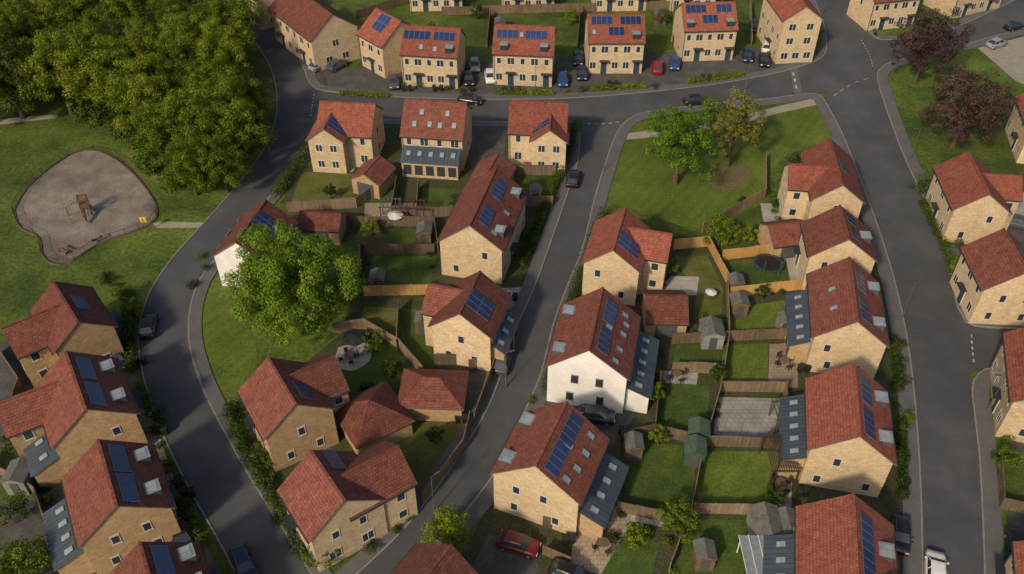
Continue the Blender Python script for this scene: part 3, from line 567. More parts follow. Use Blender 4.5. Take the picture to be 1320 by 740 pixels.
tree(948,160,6.8,3.8,5.0,'leaf_yellow','yellow green tree standing in a mulch bed',n=9000,leaf=.25,seed=8,nl=48,lr=.18,irr=.18,tr=1.2)
tree(1195,58,6.6,5.0,5.8,'leaf_purple','dark copper beech tree beside the junction',n=19000,leaf=.24,seed=11,nl=80,lr=.16,irr=.12)
tree(1247,140,6.4,5.4,5.8,'leaf_purple','dark copper beech tree on the roadside verge',n=20000,leaf=.24,seed=12,nl=80,lr=.16,irr=.12)
tree(875,668,2.4,1.5,1.7,'leaf_mid','small round garden tree by the fence',n=2600,leaf=.2,seed=14,nl=18)
tree(577,682,2.6,1.9,1.9,'leaf_mid','bushy tree beside the pavement',n=3600,leaf=.21,seed=15,nl=20)
tree(930,297,2.4,2.1,1.9,'leaf_mid','bushy tree in a back garden',n=3600,leaf=.21,seed=16,nl=20)
tree(25,728,2.6,2.3,2.0,'leaf_mid','dark green tree beside the brick houses',n=4200,leaf=.24,seed=17,nl=22)
tree(555,45,3,1.6,1.8,'leaf_mid','small tree beside the houses',n=1800,leaf=.27,seed=18,nl=16)
for i,(u,v,R) in enumerate([(615,15,1.3),(738,22,1.3),(855,22,1.2),(478,292,1.1),(590,262,1.0),(962,300,1.1),(1030,205,1.1),(845,505,.9),(925,480,.8),(850,560,.8),(1000,640,1.0),(820,690,1.1),(505,475,1.0),(480,440,1.1),(560,560,.8),(415,712,1.3),(340,585,1.1),(170,395,1.3),(20,655,1.4),(1300,590,1.2),(1190,240,1.4),(1235,345,1.2),(425,245,.8),(865,345,.8),(985,375,.7)]):
    tree(u,v,1.5,R,R*1.05,'leaf_mid' if i%2 else 'leaf_dark','small leafy garden tree',n=1300,leaf=.19,seed=60+i,nl=14,grp='small garden trees')
WM=[]
for i in range(6):
    mt=['leaf_mid','leaf_mid','leaf_dark','leaf_mid','leaf_dark','leaf_mid'][i]
    WM.append((trunk(10,.38,6,8,40+i),crown(6.0,6.6,8,26000,.28,40+i,M[mt],80,.18,.22)))
wood=[(20,15,0),(80,5,3),(150,-5,0),(215,0,1),(270,5,3),(45,60,0),(115,50,3),(180,40,0),(240,45,3),(285,55,1),(5,90,2),(70,85,5),(270,95,0),(300,110,5),(225,95,5),(182,112,3),(250,140,0),(205,150,1),(292,148,3),(235,186,3),(-30,50,1),(-40,100,4),(135,85,1),(300,10,5),(55,-40,1),(130,-45,3),(210,-45,0),(280,-45,0),(-20,-20,3),(277,182,5)]
for i,(u,v,k) in enumerate(wood):
    tree(u,v,8,0,0,'', 'tall broadleaf tree in the wood beside the play area' if k not in(2,4) else 'dark green broadleaf tree deep in the wood',meshes=WM[k],sc=random.uniform(.60,.90) if v<170 else .56,rz=random.random()*6.28,grp='trees of the wood')
def pip(x,y,P):
    c=False;j=len(P)-1
    for i in range(len(P)):
        if (P[i][1]>y)!=(P[j][1]>y) and x<(P[j][0]-P[i][0])*(y-P[i][1])/(P[j][1]-P[i][1])+P[i][0]: c=not c
        j=i
    return c
def thicket(poly,n,hh,mat,seed,leaf=.34):
    r=random.Random(seed); us=[p[0] for p in poly]; vs=[p[1] for p in poly]; c=[];q=[]
    while len(c)<n:
        u=r.uniform(min(us),max(us)); v=r.uniform(min(vs),max(vs))
        if pip(u,v,poly): p=G(u,v); R=r.uniform(.6,1.6); c.append((p.x,p.y,R*.5*hh)); q.append(R)
    V=leaves(c,q,n*140,leaf,seed,.8)
    V[:,2]=np.maximum(V[:,2],.02); o=obj('undergrowth',leafmesh('undergrowth',V,mat)); o['kind']='stuff'; return o
thicket([(-60,120),(0,105),(110,130),(200,150),(335,140),(330,180),(300,225),(270,246),(240,250),(205,235),(165,190),(120,165),(60,138),(-40,130)],170,1,M['leaf_dark'],5)
thicket([(-60,-60),(300,-60),(325,100),(320,160),(200,170),(-60,120)],160,1,M['leaf_dark'],6)
SM=[]
for i in range(4):
    r=np.random.default_rng(90+i); c=[(r.normal()*.35,r.normal()*.35,.35+.2*r.random()) for _ in range(5)]
    SM.append([leafmesh('shrub',np.maximum(leaves(c,[.38+.2*r.random() for _ in range(5)],340,.17,90+i),-.9),M[m]) for m in('leaf_dark','leaf_mid')])
def shrub(p,s):
    o=obj('shrub',SM[random.randrange(4)][1 if random.random()<.35 else 0],None,(p.x,p.y,0.02),random.random()*6); o.scale=(s,s,s*random.uniform(.7,1.1))
    top(o,'low rounded green shrub in a planting bed','shrub','shrubs in the gardens')
def shrubs(pts,sp=1.6,s=1.0,j=.5):
    P=px(pts); tot=sum((P[i+1]-P[i]).length for i in range(len(P)-1)); n=max(2,int(tot/sp))
    for p in resample(P,n):
        if random.random()<.12: continue
        shrub(p+Vector((random.uniform(-j,j),random.uniform(-j,j),0)),s*random.uniform(.6,1.25))
shrubs([(375,225),(350,262)],1.3); shrubs([(268,330),(252,385)],1.8); shrubs([(300,530),(325,590),(365,655),(395,705)],1.5,1.1)
shrubs([(650,345),(662,312),(692,300)],1.6); shrubs([(632,440),(650,400)],1.6,.8); shrubs([(1162,450),(1160,500),(1165,560),(1166,640)],1.5,.9)
shrubs([(160,380),(168,400),(165,480)],1.4,1.0); shrubs([(190,500),(215,600),(250,680),(270,730)],1.3,1.1); shrubs([(835,430),(860,475),(845,500)],1.5,.8)
shrubs([(705,545),(690,520)],1.3,.9); shrubs([(455,710),(500,690),(530,665)],1.5,.9); shrubs([(520,112),(600,117),(715,118),(840,112)],2.2,.8); shrubs([(890,105),(955,97)],1.1,.9)
shrubs([(960,262),(1000,245),(1000,285)],1.6,1.1); shrubs([(900,412),(925,440)],1.4,.7); shrubs([(930,505),(915,560)],1.5,.6); shrubs([(1205,255),(1225,300),(1250,330)],1.6,1.0)
shrubs([(1265,405),(1310,412)],1.4,.9); shrubs([(1292,520),(1294,590)],1.5,.9); shrubs([(0,545),(60,640),(75,720)],1.8,1.1); shrubs([(800,665),(850,690),(860,735)],1.6,.8)
shrubs([(440,512),(470,505)],1.2,.8); shrubs([(470,325),(475,375)],1.5,.7); shrubs([(985,72),(1045,62),(1060,40)],1.3,.9)
shrubs([(1120,10),(1130,45)],1.3,.8); shrubs([(790,692),(770,735)],1.3,.8); shrubs([(560,330),(555,400)],1.8,.7)
shrubs([(655,440),(640,480)],1.6,.9); shrubs([(130,355),(170,385)],1.2,1.2); shrubs([(345,640),(385,700)],1.6,.9); shrubs([(868,440),(930,436)],1.6,.6,.2); shrubs([(845,565),(900,570)],1.6,.6,.2); shrubs([(940,384),(1010,378)],1.8,.6,.2)
def hedge(pts,w,h,lab,mat='leaf_dark',seed=1):
    P=px(pts); n=int(sum((P[i+1]-P[i]).length for i in range(len(P)-1))/.45); Q=resample(P,n+2); o0=Q[0].copy(); c=[];q=[]
    r=random.Random(seed)
    for p in Q:
        for z in(h*.3,h*.7): c.append((p.x-o0.x+r.uniform(-.2,.2),p.y-o0.y+r.uniform(-.2,.2),z)); q.append(w*.5*r.uniform(.75,1.15))
    o=obj('hedge',leafmesh('hedge',leaves(c,q,len(c)*75,.18,seed),M[mat]),None,(o0.x,o0.y,0)); top(o,lab,'hedge')
hedge([(780,280),(770,305),(757,345),(744,375)],2.1,1.6,'thick green hedge between pavement and brick house','leaf_dark',2)
hedge([(742,378),(735,400),(727,420)],1.6,1.3,'green hedge by the pavement near the white house','leaf_dark',22)
hedge([(726,425),(714,470),(706,508)],1.6,1.3,'green hedge beside the white house','leaf_dark',3)
hedge([(400,190),(378,226),(354,256)],1.9,1.5,'green hedge along the curving road','leaf_dark',4)
hedge([(740,165),(734,198),(716,240),(704,272)],1.5,1.3,'green hedge along the narrow street','leaf_dark',5)
hedge([(700,275),(690,305),(672,345)],1.4,1.2,'green hedge beside the long brick house','leaf_dark',25)
hedge([(296,535),(318,585),(345,632)],1.3,1.1,'dark hedge on the bend beside a brick house','leaf_dark',31)
hedge([(350,640),(388,705),(402,728)],1.3,1.1,'dark hedge on the bend below the brick house','leaf_dark',32)
hedge([(1160,545),(1162,640)],.9,1.0,'low hedge beside the brick house',seed=6); hedge([(1150,440),(1158,500)],.9,1.0,'low hedge beside the main road pavement',seed=26)
hedge([(440,123),(500,126)],1.0,1.0,'low hedge beside parking bays','leaf_mid',7); hedge([(640,122),(712,123)],1.0,1.0,'low hedge along the street frontage','leaf_mid',8); hedge([(762,117),(830,114)],1,1,'low hedge before the house pair','leaf_mid',9); hedge([(888,108),(955,99)],1.2,1,'low hedge by the street corner','leaf_mid',11)
hedge([(1006,75),(1050,66),(1054,30)],1.2,1.2,'corner hedge around the tall house','leaf_mid',10)
hedge([(172,395),(166,430),(170,480)],1.4,1.2,'hedge between brick houses and the curving road','leaf_dark',12); hedge([(675,560),(650,610)],1.0,.8,'low hedge by the pavement','leaf_mid',13)
hedge([(1190,265),(1215,318),(1232,360)],1.2,1.1,'hedge along the verge by the main road','leaf_dark',27)
# ---------- fences ----------
def fence(pts,h=1.7,mat='fence',lab='weathered timber panel fence between back gardens'):
    P=px(pts); o0=P[0].copy(); b=B()
    for i in range(len(P)-1):
        d=P[i+1]-P[i]; l=d.length; d.normalize(); n=Vector((-d.y,d.x,0)); k=max(1,round(l/1.9))
        def bx(a,c,t,z0,z1):
            i0=len(b.v); A=P[i]-o0+d*a; Cc=P[i]-o0+d*c
            q=[A-n*t,Cc-n*t,Cc+n*t,A+n*t]; b.v+=[(p.x,p.y,z0) for p in q]+[(p.x,p.y,z1) for p in q]
            for f in((0,3,2,1),(4,5,6,7),(0,1,5,4),(1,2,6,5),(2,3,7,6),(3,0,4,7)): b.f.append(tuple(i0+x for x in f)); b.m.append(0)
        for j in range(k):
            a=l*j/k; c=l*(j+1)/k; hh=h+random.uniform(-.05,.05); bx(a+.04,c-.04,.025,.05,hh-.1); bx(a+.04,c-.04,.045,hh-.102,hh-.06)
        for j in range(k+1): a=l*j/k; bx(a-.05,a+.05,.05,0,h+.03)
    o=obj('garden_fence',b.mesh('garden_fence',[M[mat]]),None,(o0.x,o0.y,0)); top(o,lab,'fence','fences between the gardens' if mat=='fence' else None)
NEW=dict(mat='fence_new',lab='fresh orange timber fence catching the sun')
for l in [[(372,274),(460,268),(505,236)],[(512,240),(506,278),(560,280),(600,278)],[(540,243),(538,272)],[(450,292),(560,292),(565,325)],[(466,328),(560,328)],[(466,328),(462,380)],
  [(430,430),(470,424),(515,450),(545,485)],[(515,400),(512,452)],[(605,478),(640,470),(612,545)],[(498,600),(525,650)],[(936,372),(938,440),(928,505),(905,585),(888,670),(862,738)],
  [(866,444),(938,440),(1025,436)],[(866,480),(930,482)],[(928,505),(1012,506)],[(843,560),(905,575),(1005,578)],[(800,570),(843,560),(850,492)],[(893,662),(1000,664)],[(795,660),(888,680)],[(770,690),(700,680)],
  [(1288,655),(1345,668)],[(1288,655),(1284,600)],[(570,20),(870,12)],[(632,22),(628,62)],[(748,18),(744,62)],[(868,12),(866,60)],[(966,10),(968,60)],[(460,25),(525,5)],[(660,226),(716,226)],[(655,266),(712,266)],[(618,470),(560,470)],[(0,455),(30,500),(10,560)],[(-20,600),(50,640),(70,700)],[(985,208),(985,255),(905,300)],[(1010,508),(1016,578)]]: fence(l)
fence([(470,382),(552,380)],**NEW); fence([(868,322),(912,318),(938,368)],**NEW); fence([(930,336),(990,328)],**NEW); fence([(940,384),(1046,372)],**NEW); fence([(405,290),(440,296)],**NEW)
fence([(606,545),(598,580),(575,612),(545,650)],1.8,'fence','curved timber fence following the street edge'); fence([(700,715),(735,730)],1.5)
P=resample(catmull(px(PLAY+[PLAY[0]]),5),40); b=B(); o0=P[0].copy()
for i in range(39):
    a=P[i]-o0;c=P[i+1]-o0
    b.tube(a,a+Vector((0,0,1.0)),.035,.035,5)
    for z in(.15,.98): b.tube(a+Vector((0,0,z)),c+Vector((0,0,z)),.025,.025,4,cap=False)
    for k in range(1,10): q=a.lerp(c,k/10); b.tube(q+Vector((0,0,.15)),q+Vector((0,0,.98)),.009,.009,3,cap=False)
top(obj('play_area_railing',b.mesh('play_area_railing',[M['gutter']],uv=False),None,(o0.x,o0.y,0)),'thin dark metal railing around the gravel play area','railing')
p=G(113,276); T=obj('climbing_frame',None,None,(p.x,p.y,0),.4); T.scale=(.55,.55,.78); top(T,'weathered brown timber climbing tower with slide on gravel','play equipment')
for x in(-1,1):
    for y in(-1,1): b=B(); b.tube((x,y,0),(x,y,3.6),.12,.10,8); obj('post',b.mesh('post',[M['timber']],uv=False),T)
b=B(); b.box(-1.1,1.1,-1.1,1.1,1.5,1.62); obj('deck',b.mesh('deck',[M['timber']]),T)
b=B(); b.box(-1.1,1.1,-1.06,-.94,3.2,3.5); b.box(-1.1,1.1,.94,1.06,3.2,3.5); b.box(-1.06,-.94,-.93,.93,3.2,3.5); b.box(.94,1.06,-.93,.93,3.2,3.5); b.box(-.93,.93,-.05,.05,3.25,3.4); obj('top_rail',b.mesh('top_rail',[M['red_play']]),T)
b=B(); b.quad((-.4,-1.1,1.6),(.4,-1.1,1.6),(.4,-3.8,.35),(-.4,-3.8,.35))
for x in(-.42,.42): b.quad((x,-1.1,1.6),(x,-1.1,1.9),(x,-3.8,.6),(x,-3.8,.35))
b.quad((-.4,-3.8,.35),(.4,-3.8,.35),(.4,-4.3,.32),(-.4,-4.3,.32)); obj('slide',b.mesh('slide',[M['galv']],uv=False),T)
b=B()
for i in range(8): b.tube((1.1+.9*(1-i/8),-.6,.2*i+.1),(1.1+.9*(1-i/8),.6,.2*i+.1),.05,.05,6)
b.tube((2.0,-.6,0),(1.1,-.6,1.6),.05,.05,6); b.tube((2.0,.6,0),(1.1,.6,1.6),.05,.05,6); obj('ladder',b.mesh('ladder',[M['timber']],uv=False),T)
b=B()
b.tube((-1,0,3.0),(-4,0,2.2),.08,.08,6); b.tube((-4,-1,0),(-4,0,2.3),.08,.07,6); b.tube((-4,1,0),(-4,0,2.3),.08,.07,6)
for k in range(3): b.tube((-1.6-k*.8,0,2.8-k*.2),(-1.6-k*.8,0,.5),.02,.02,4)
obj('climbing_beam',b.mesh('climbing_beam',[M['timber']],uv=False),T)
for y in(-1,1): b=B(); b.box(-.9,.9,y-.03,y+.03,1.63,2.3); obj('side_panel',b.mesh('side_panel',[M['red_play']],uv=False),T)
p=G(127,312); T=obj('spring_rocker',None,None,(p.x,p.y,0),.9); top(T,'dark spring rocker on the gravel near the railing','play equipment')
b=B()
for k in range(6): b.tube((.1*math.cos(k),.1*math.sin(k),k*.08),(.1*math.cos(k+1),.1*math.sin(k+1),k*.08+.08),.04,.04,6)
obj('spring',b.mesh('spring',[M['black']],uv=False),T); b=B(); b.box(-.7,.7,-.15,.15,.5,.62); b.box(.35,.42,-.35,.35,.9,.97); b.box(.34,.44,-.05,.05,.62,.9); b.box(-.8,-.6,-.2,.2,.62,.95); obj('seat',b.mesh('seat',[M['timber']],uv=False),T)
p=G(82,326); T=obj('bench',None,None,(p.x,p.y,0),-.5); top(T,'plain timber bench inside the play area','bench'); b=B()
b.box(-.8,.8,-.22,.2,.42,.46); obj('seat',b.mesh('seat',[M['timber']]),T); b=B(); b.box(-.8,.8,.26,.3,.6,.88); obj('backrest',b.mesh('backrest',[M['timber']]),T)
for x in(-.6,.6): b=B(); b.box(x-.05,x+.05,-.2,.3,0,.42); b.box(x-.05,x+.05,.3,.35,0,.9); obj('leg',b.mesh('leg',[M['timber']]),T)
p=G(190,300); T=obj('road_sign',None,None,(p.x,p.y,0),.1); top(T,'yellow warning sign on a grey post by the play area','sign')
b=B(); b.tube((0,0,0),(0,0,2.6),.05,.05,8); obj('post',b.mesh('post',[M['galv']],uv=False),T)
b=B(); b.box(-.38,.38,-.06,-.03,1.7,2.5); b.box(-.2,.2,-.075,-.061,1.85,1.95,1); b.box(-.05,.05,-.075,-.061,1.955,2.3,1); obj('sign_plate',b.mesh('sign_plate',[M['yellow'],M['black']],uv=False),T)
def lampmesh():
    b=B(); b.tube((0,0,0),(0,0,1.2),.08,.07,8); b.tube((0,0,1.2),(0,0,5.2),.045,.035,8,cap=False); pole=b.mesh('pole',[M['galv']],uv=False)
    b=B(); b.tube((0,0,5.15),(0,.5,5.25),.03,.025,6); arm=b.mesh('arm',[M['galv']],uv=False)
    b=B(); b.box(-.1,.1,.45,.95,5.2,5.28); b.quad((-.08,.5,5.19),(.08,.5,5.19),(.08,.9,5.19),(-.08,.9,5.19),1); hd=b.mesh('lamp_head',[M['frame_dark'],M['lamp']],uv=False); return pole,arm,hd
LM=lampmesh()
for (u,v,a) in((1172,208,1.6),(778,222,1.5),(1163,410,-1.6),(262,492,1.4),(1272,530,1.5),(652,500,-1.3),(560,660,-.9),(960,118,0),(352,215,-1),(690,118,3.1),(1060,18,-1.5)):
    p=G(u,v); T=obj('street_lamp',None,None,(p.x,p.y,.1),a); top(T,'slim grey street lamp standing on the pavement','street lamp','street lamps along the pavements')
    for nm,m in zip(('pole','arm','lamp_head'),LM): obj(nm,m,T)
# ---------- cars ----------
def loft(b,secs,m=0):
    n=len(secs[0]); i0=len(b.v)
    for s in secs: b.v+=s
    for i in range(len(secs)-1):
        for k in range(n): a=i0+i*n; b.f.append((a+k,a+(k+1)%n,a+n+(k+1)%n,a+n+k)); b.m.append(m)
    b.f.append(tuple(range(i0+n-1,i0-1,-1))); b.m.append(0); e=i0+(len(secs)-1)*n; b.f.append(tuple(range(e,e+n))); b.m.append(0)
def carmeshes(col):
    k=('car',col)
    if k in cache: return cache[k]
    P_=PAINT[col]
    st=[(-2.15,.35,.62,.74),(-2.08,.22,.78,.84),(-1.5,.18,.92,.9),(-.7,.17,.96,.91),(.6,.17,.97,.91),(1.4,.18,.98,.9),(2.0,.22,.94,.86),(2.12,.35,.85,.78)]
    def sec(y,z0,z1,w):
        c=.10; return [(-w+.06,y,z0),(-w,y,z0+c),(-w,y,z1-.25),(-w+.09,y,z1-.04),(-w+.25,y,z1),(w-.25,y,z1),(w-.09,y,z1-.04),(w,y,z1-.25),(w,y,z0+c),(w-.06,y,z0)]
    b=B(); loft(b,[sec(*s) for s in st]); body=b.mesh('body',[P_],uv=False,smooth=True)
    zt=1.46
    b=B(); lo=[(-.80,-1.15,.93),(.80,-1.15,.93),(.80,1.85,.95),(-.80,1.85,.95)]; hi=[(-.62,-.38,zt-.04),(.62,-.38,zt-.04),(.60,1.25,zt-.05),(-.60,1.25,zt-.05)]
    for i in range(4): b.quad(lo[i],lo[(i+1)%4],hi[(i+1)%4],hi[i])
    win=b.mesh('window',[M['glass']],uv=False)
    b=B()
    loft(b,[[(-.63,y,z-.06),(-.55,y,z),(.55,y,z),(.63,y,z-.06)] for y,z in((-.42,zt-.01),(-.1,zt+.03),(.7,zt+.03),(1.28,zt-.02))])
    for s in(-1,1):
        for (y0,z0,y1,z1,x0,x1) in((-1.15,.94,-.4,zt-.04,.80,.62),(1.85,.95,1.25,zt-.05,.80,.60),(.35,.95,.40,zt-.04,.82,.63)): b.tube((s*x0,y0,z0),(s*x1,y1,z1),.045,.045,5)
    roof=b.mesh('car_roof',[P_],uv=False)
    b=B(); b.tube((-.1,0,0),(.1,0,0),.32,.32,14,0); tyre=b.mesh('tyre',[M['tyre']],uv=False)
    b=B(); b.tube((-.11,0,0),(.11,0,0),.2,.2,10,0); rim=b.mesh('rim',[M['rim']],uv=False)
    b=B(); b.box(-.18,.18,-.06,.06,-.06,.08); hl=b.mesh('headlight',[M['lamp']],uv=False); b=B(); b.box(-.14,.14,-.04,.04,-.1,.12); tl=b.mesh('tail_light',[M['tail']],uv=False)
    b=B(); b.box(-.09,.09,-.06,.06,-.06,.06); mir=b.mesh('mirror',[P_],uv=False)
    cache[k]=(body,win,roof,tyre,rim,hl,tl,mir); return cache[k]
def car(u,v,du,dv,col,lab=None):
    p=G(u,v); q=G(u+du,v+dv); d=q-p; ang=math.atan2(d.y,d.x)+math.pi/2
    T=obj('parked_car',None,None,(p.x,p.y,.07),ang); T.scale=(.94,.90,.96); top(T,lab or f'{col} hatchback car parked on the paving','car','cars parked around the estate')
    bo,wi,ro,ty,ri,hl,tl,mi=carmeshes(col); obj('body',bo,T); obj('window',wi,T); obj('car_roof',ro,T)
    for x in(-.82,.82):
        for y in(-1.35,1.35): w=obj('wheel',None,T,(x,y,.32)); obj('tyre',ty,w); obj('rim',ri,w)
        obj('headlight',hl,T,(x*.72,-2.1,.62)); obj('tail_light',tl,T,(x*.85,2.08,.72)); obj('mirror',mi,T,(x*1.18,-.85,.98))
for a in [(193,425,3,-20,'black','black car driving along the curving road'),(316,732,8,20,'navy','dark blue car on the curving road'),(1203,740,0,-20,'white','white car on the main road'),(1309,712,3,20,'black'),
 (632,103,3,20,'white'),(604,106,3,20,'black'),(725,107,2,20,'blue'),(750,99,0,20,'navy'),(847,91,0,-20,'red'),(869,86,0,20,'blue','bright blue car parked beside brick house'),(988,64,4,-20,'white'),(963,76,2,20,'navy'),(606,133,15,2,'black'),
 (896,134,20,-2,'black','black car passing along the street'),(738,235,3,-20,'black'),(508,110,2,20,'grey'),(435,88,15,-8,'grey'),(412,88,15,-8,'silver'),(668,706,20,6,'maroon'),(735,745,20,8,'black'),
 (768,540,20,3,'navy'),(1158,694,0,20,'black'),(152,466,3,20,'black'),(388,692,8,16,'black'),(984,82,3,20,'black'),(235,697,6,15,'black'),(1283,60,15,-5,'silver'),(972,38,1,20,'black'),(1306,38,20,-5,'black'),(745,80,0,20,'black'),(612,88,2,20,'silver'),(1310,292,20,4,'grey'),(648,470,5,-20,'grey')]: car(*a)
# ---------- garden things ----------
def shed(u,v,w,d,h,mat,rz=0,lab=None):
    p=G(u,v); T=obj('garden_shed',None,None,(p.x,p.y,.04),rz); top(T,lab or 'small timber garden shed with felt roof','shed'); zr=h+w*.22
    wall_part(T,w,d,h,zr,mat); b=B(); e=w/2+.12
    for s in(-1,1): b.quad((0,-d/2-.1,zr+.08),(s*e,-d/2-.1,h-.0),(s*e,d/2+.1,h-.0),(0,d/2+.1,zr+.08)); b.quad((0,-d/2-.1,zr+.03),(s*e,-d/2-.1,h-.05),(s*e,d/2+.1,h-.05),(0,d/2+.1,zr+.03))
    obj('roof',b.mesh('roof',[M['felt_green' if mat=='shed_green' else 'felt']]),T); b=B(); b.box(-.4,.4,-.04,0,0,1.75); b.box(.25,.32,-.06,-.041,.85,1.0); obj('door',b.mesh('door',[M['frame_dark']],uv=False),T,(0,-d/2,0))
shed(915,440,2.3,2.6,2.0,'shed_grey',0,'pale grey timber shed against a garden fence'); shed(893,592,1.9,2.0,2.0,'shed_green',-.15,'dark green timber shed beside the fence'); shed(898,567,1.9,1.8,1.9,'shed_green',-.15,'green timber shed with green felt roof')
shed(950,402,1.8,2.0,1.9,'shed_brown',0,'brown timber shed on the lawn edge'); shed(983,690,2.4,3.2,2.1,'shed_grey',0,'large grey shed with dark felt roof'); shed(1010,690,1.6,2.6,2.0,'shed_grey'); shed(946,375,1.6,1.6,1.8,'shed_brown'); shed(548,310,1.7,2,1.9,'shed_brown'); shed(32,625,2,2.4,2,'shed_grey'); shed(545,425,1.4,1.6,1.8,'shed_brown'); shed(645,40,1.8,2,1.9,'shed_brown'); shed(850,30,2,2,1.9,'shed_brown')
shed(488,370,1.6,1.8,1.8,'shed_brown'); shed(815,585,1.6,1.8,1.9,'shed_brown'); shed(1008,425,1.3,1.5,1.8,'shed_grey'); shed(905,725,1.6,1.8,1.9,'shed_brown'); shed(690,258,1.4,1.6,1.8,'shed_grey')
def pergola(u,v,w,d,rz,mat,lab,n=9,h=2.4):
    p=G(u,v); T=obj('pergola',None,None,(p.x,p.y,.04),rz); top(T,lab,'pergola')
    for x in(-w/2,w/2):
        for y in(-d/2,d/2): b=B(); b.box(x-.06,x+.06,y-.06,y+.06,0,h); obj('post',b.mesh('post',[M[mat]],uv=False),T)
    b=B()
    for y in(-d/2,d/2): b.box(-w/2-.2,w/2+.2,y-.05,y+.05,h,h+.15)
    for i in range(n): x=-w/2+w*i/(n-1); b.box(x-.04,x+.04,-d/2-.25,d/2+.25,h+.152,h+.25)
    obj('rafters',b.mesh('rafters',[M[mat]],uv=False),T)
pergola(505,282,2.4,1.8,0,'shed_grey','pale pergola over a small patio',6); pergola(537,284,2.2,1.8,0,'fence','timber pergola beside a fence',6); pergola(1000,606,2.4,4.0,0,'fence','weathered timber pergola beside the lean-to',12); pergola(1003,548,1.4,2.4,0,'shed_grey','small grey pergola at the patio edge',5,2.1)
p=G(985,745); T=obj('carport_canopy',None,None,(p.x,p.y,.04),0); top(T,'pale ribbed canopy beside the dark sheds','canopy')
for x in(-1.9,1.9):
    for y in(-2.5,2.5): b=B(); b.box(x-.05,x+.05,y-.05,y+.05,0,2.3); obj('post',b.mesh('post',[M['frame']],uv=False),T)
b=B(); b.box(-2.1,2.1,-2.7,2.7,2.3,2.36)
for i in range(6): x=-2.1+i*.84; b.box(x-.04,x+.04,-2.7,2.7,2.362,2.42,1)
obj('canopy_roof',b.mesh('canopy_roof',[M['pale_metal'],M['frame']],uv=False),T)
p=G(989,346); T=obj('trampoline',None,None,(p.x,p.y,.04),0); top(T,'round trampoline with dark mat on a lawn','trampoline'); b=B(); n=24
b.poly([(1.5*math.cos(2*math.pi*k/n),1.5*math.sin(2*math.pi*k/n),.8) for k in range(n)]); obj('mat',b.mesh('mat',[M['black']],uv=False),T); b=B()
for k in range(n):
    a=2*math.pi*k/n;c=2*math.pi*(k+1)/n
    b.quad((1.5*math.cos(a),1.5*math.sin(a),.82),(1.85*math.cos(a),1.85*math.sin(a),.82),(1.85*math.cos(c),1.85*math.sin(c),.82),(1.5*math.cos(c),1.5*math.sin(c),.82))
obj('safety_pad',b.mesh('safety_pad',[M['door']],uv=False),T)
for k in range(6): a=k*math.pi/3; b=B(); b.tube((1.85*math.cos(a),1.85*math.sin(a),0),(1.85*math.cos(a),1.85*math.sin(a),2.3),.03,.03,6); obj('leg',b.mesh('leg',[M['galv']],uv=False),T)
def parasol(u,v,mat,lab,s=1):
    p=G(u,v); T=obj('parasol',None,None,(p.x,p.y,.04),.2); T.scale=(s,s,s); top(T,lab,'parasol'); b=B(); b.tube((0,0,0),(0,0,2.4),.03,.03,6); obj('pole',b.mesh('pole',[M['galv']],uv=False),T); b=B()
    for k in range(8): a=k*math.pi/4;c=a+math.pi/4; b.poly([(1.4*math.cos(a),1.4*math.sin(a),2.0),(1.4*math.cos(c),1.4*math.sin(c),2.0),(0,0,2.55)])
    obj('canopy',b.mesh('canopy',[M[mat]],uv=False),T)
parasol(460,452,'black','open black parasol on a round patio'); parasol(511,290,'frame','open white parasol on a garden patio',.75); parasol(915,385,'frame','small pale parasol in a back garden',.5)
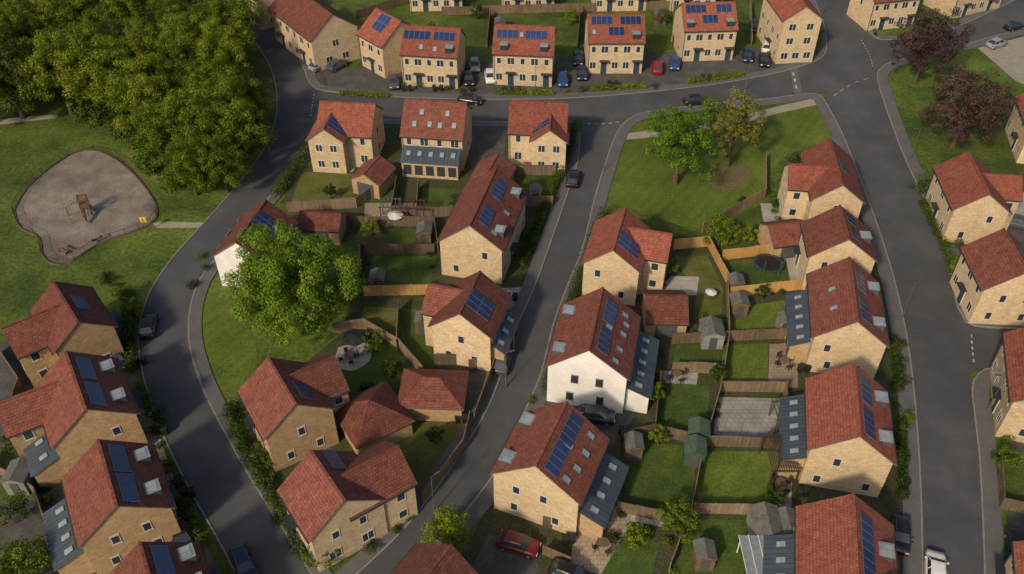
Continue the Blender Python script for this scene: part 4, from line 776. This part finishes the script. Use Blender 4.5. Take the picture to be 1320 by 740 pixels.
def tableset(u,v,rz=0):
    p=G(u,v); T=obj('garden_table',None,None,(p.x,p.y,.05),rz); top(T,'garden table on a patio','table','garden tables on the patios'); b=B(); b.tube((0,0,.7),(0,0,.74),.5,.5,16); obj('table_top',b.mesh('table_top',[M['timber']],uv=False),T); b=B(); b.tube((0,0,0),(0,0,.7),.06,.05,6); obj('leg',b.mesh('leg',[M['timber']],uv=False),T)
    for k in range(4):
        a=k*math.pi/2+.4; c=obj('garden_chair',None,None,(p.x+.85*math.cos(a+rz),p.y+.85*math.sin(a+rz),.05),a+rz+math.pi/2); top(c,'plain garden chair drawn up to a patio table','chair','garden chairs on the patios')
        if 'ch' not in cache:
            b=B(); b.box(-.22,.22,-.22,.22,.42,.46); s_=b.mesh('seat',[M['shed_brown']],uv=False); b=B(); b.box(-.22,.22,-.25,-.21,.47,.9); k_=b.mesh('backrest',[M['shed_brown']],uv=False); b=B(); b.box(-.02,.02,-.02,.02,0,.42); cache['ch']=(s_,k_,b.mesh('leg',[M['shed_brown']],uv=False))
        obj('seat',cache['ch'][0],c); obj('backrest',cache['ch'][1],c)
        for x in(-.19,.19):
            for y in(-.19,.19): obj('leg',cache['ch'][2],c,(x,y,0))
for a in((450,464),(1010,470),(850,366),(445,214),(1015,275),(778,705),(680,217),(872,487),(1005,628)): tableset(*a)
def binm():
    b=B(); loft(b,[[(-.2*s,-.22*s,z),(.2*s,-.22*s,z),(.2*s,.22*s,z),(-.2*s,.22*s,z)] for s,z in((1,.08),(1.3,.95))]); bd=b.mesh('bin_body',[M['black']],uv=False)
    b=B(); b.box(-.28,.28,-.33,.3,.955,1.02); ld=b.mesh('lid',[M['shed_green']],uv=False); b=B(); b.tube((-.03,0,0),(.03,0,0),.1,.1,10); return bd,ld,b.mesh('wheel',[M['tyre']],uv=False)
BM=binm()
for (u,v) in((590,545),(655,388),(1030,480),(1028,640),(800,560),(728,700),(622,388),(560,118),(660,120),(785,112),(905,104),(178,470),(240,640),(205,560),(1295,470),(1240,300),(470,505),(355,600),(845,505),(520,118)):
    for j in range(2):
        p=G(u+j*9,v); T=obj('wheelie_bin',None,None,(p.x,p.y,.05),random.uniform(-.3,.3)); top(T,'dark wheelie bin beside a house wall','bin','wheelie bins beside the houses'); obj('bin_body',BM[0],T); obj('lid',BM[1],T); obj('wheel',BM[2],T,(-.22,.25,.1)); obj('wheel',BM[2],T,(.22,.25,.1))
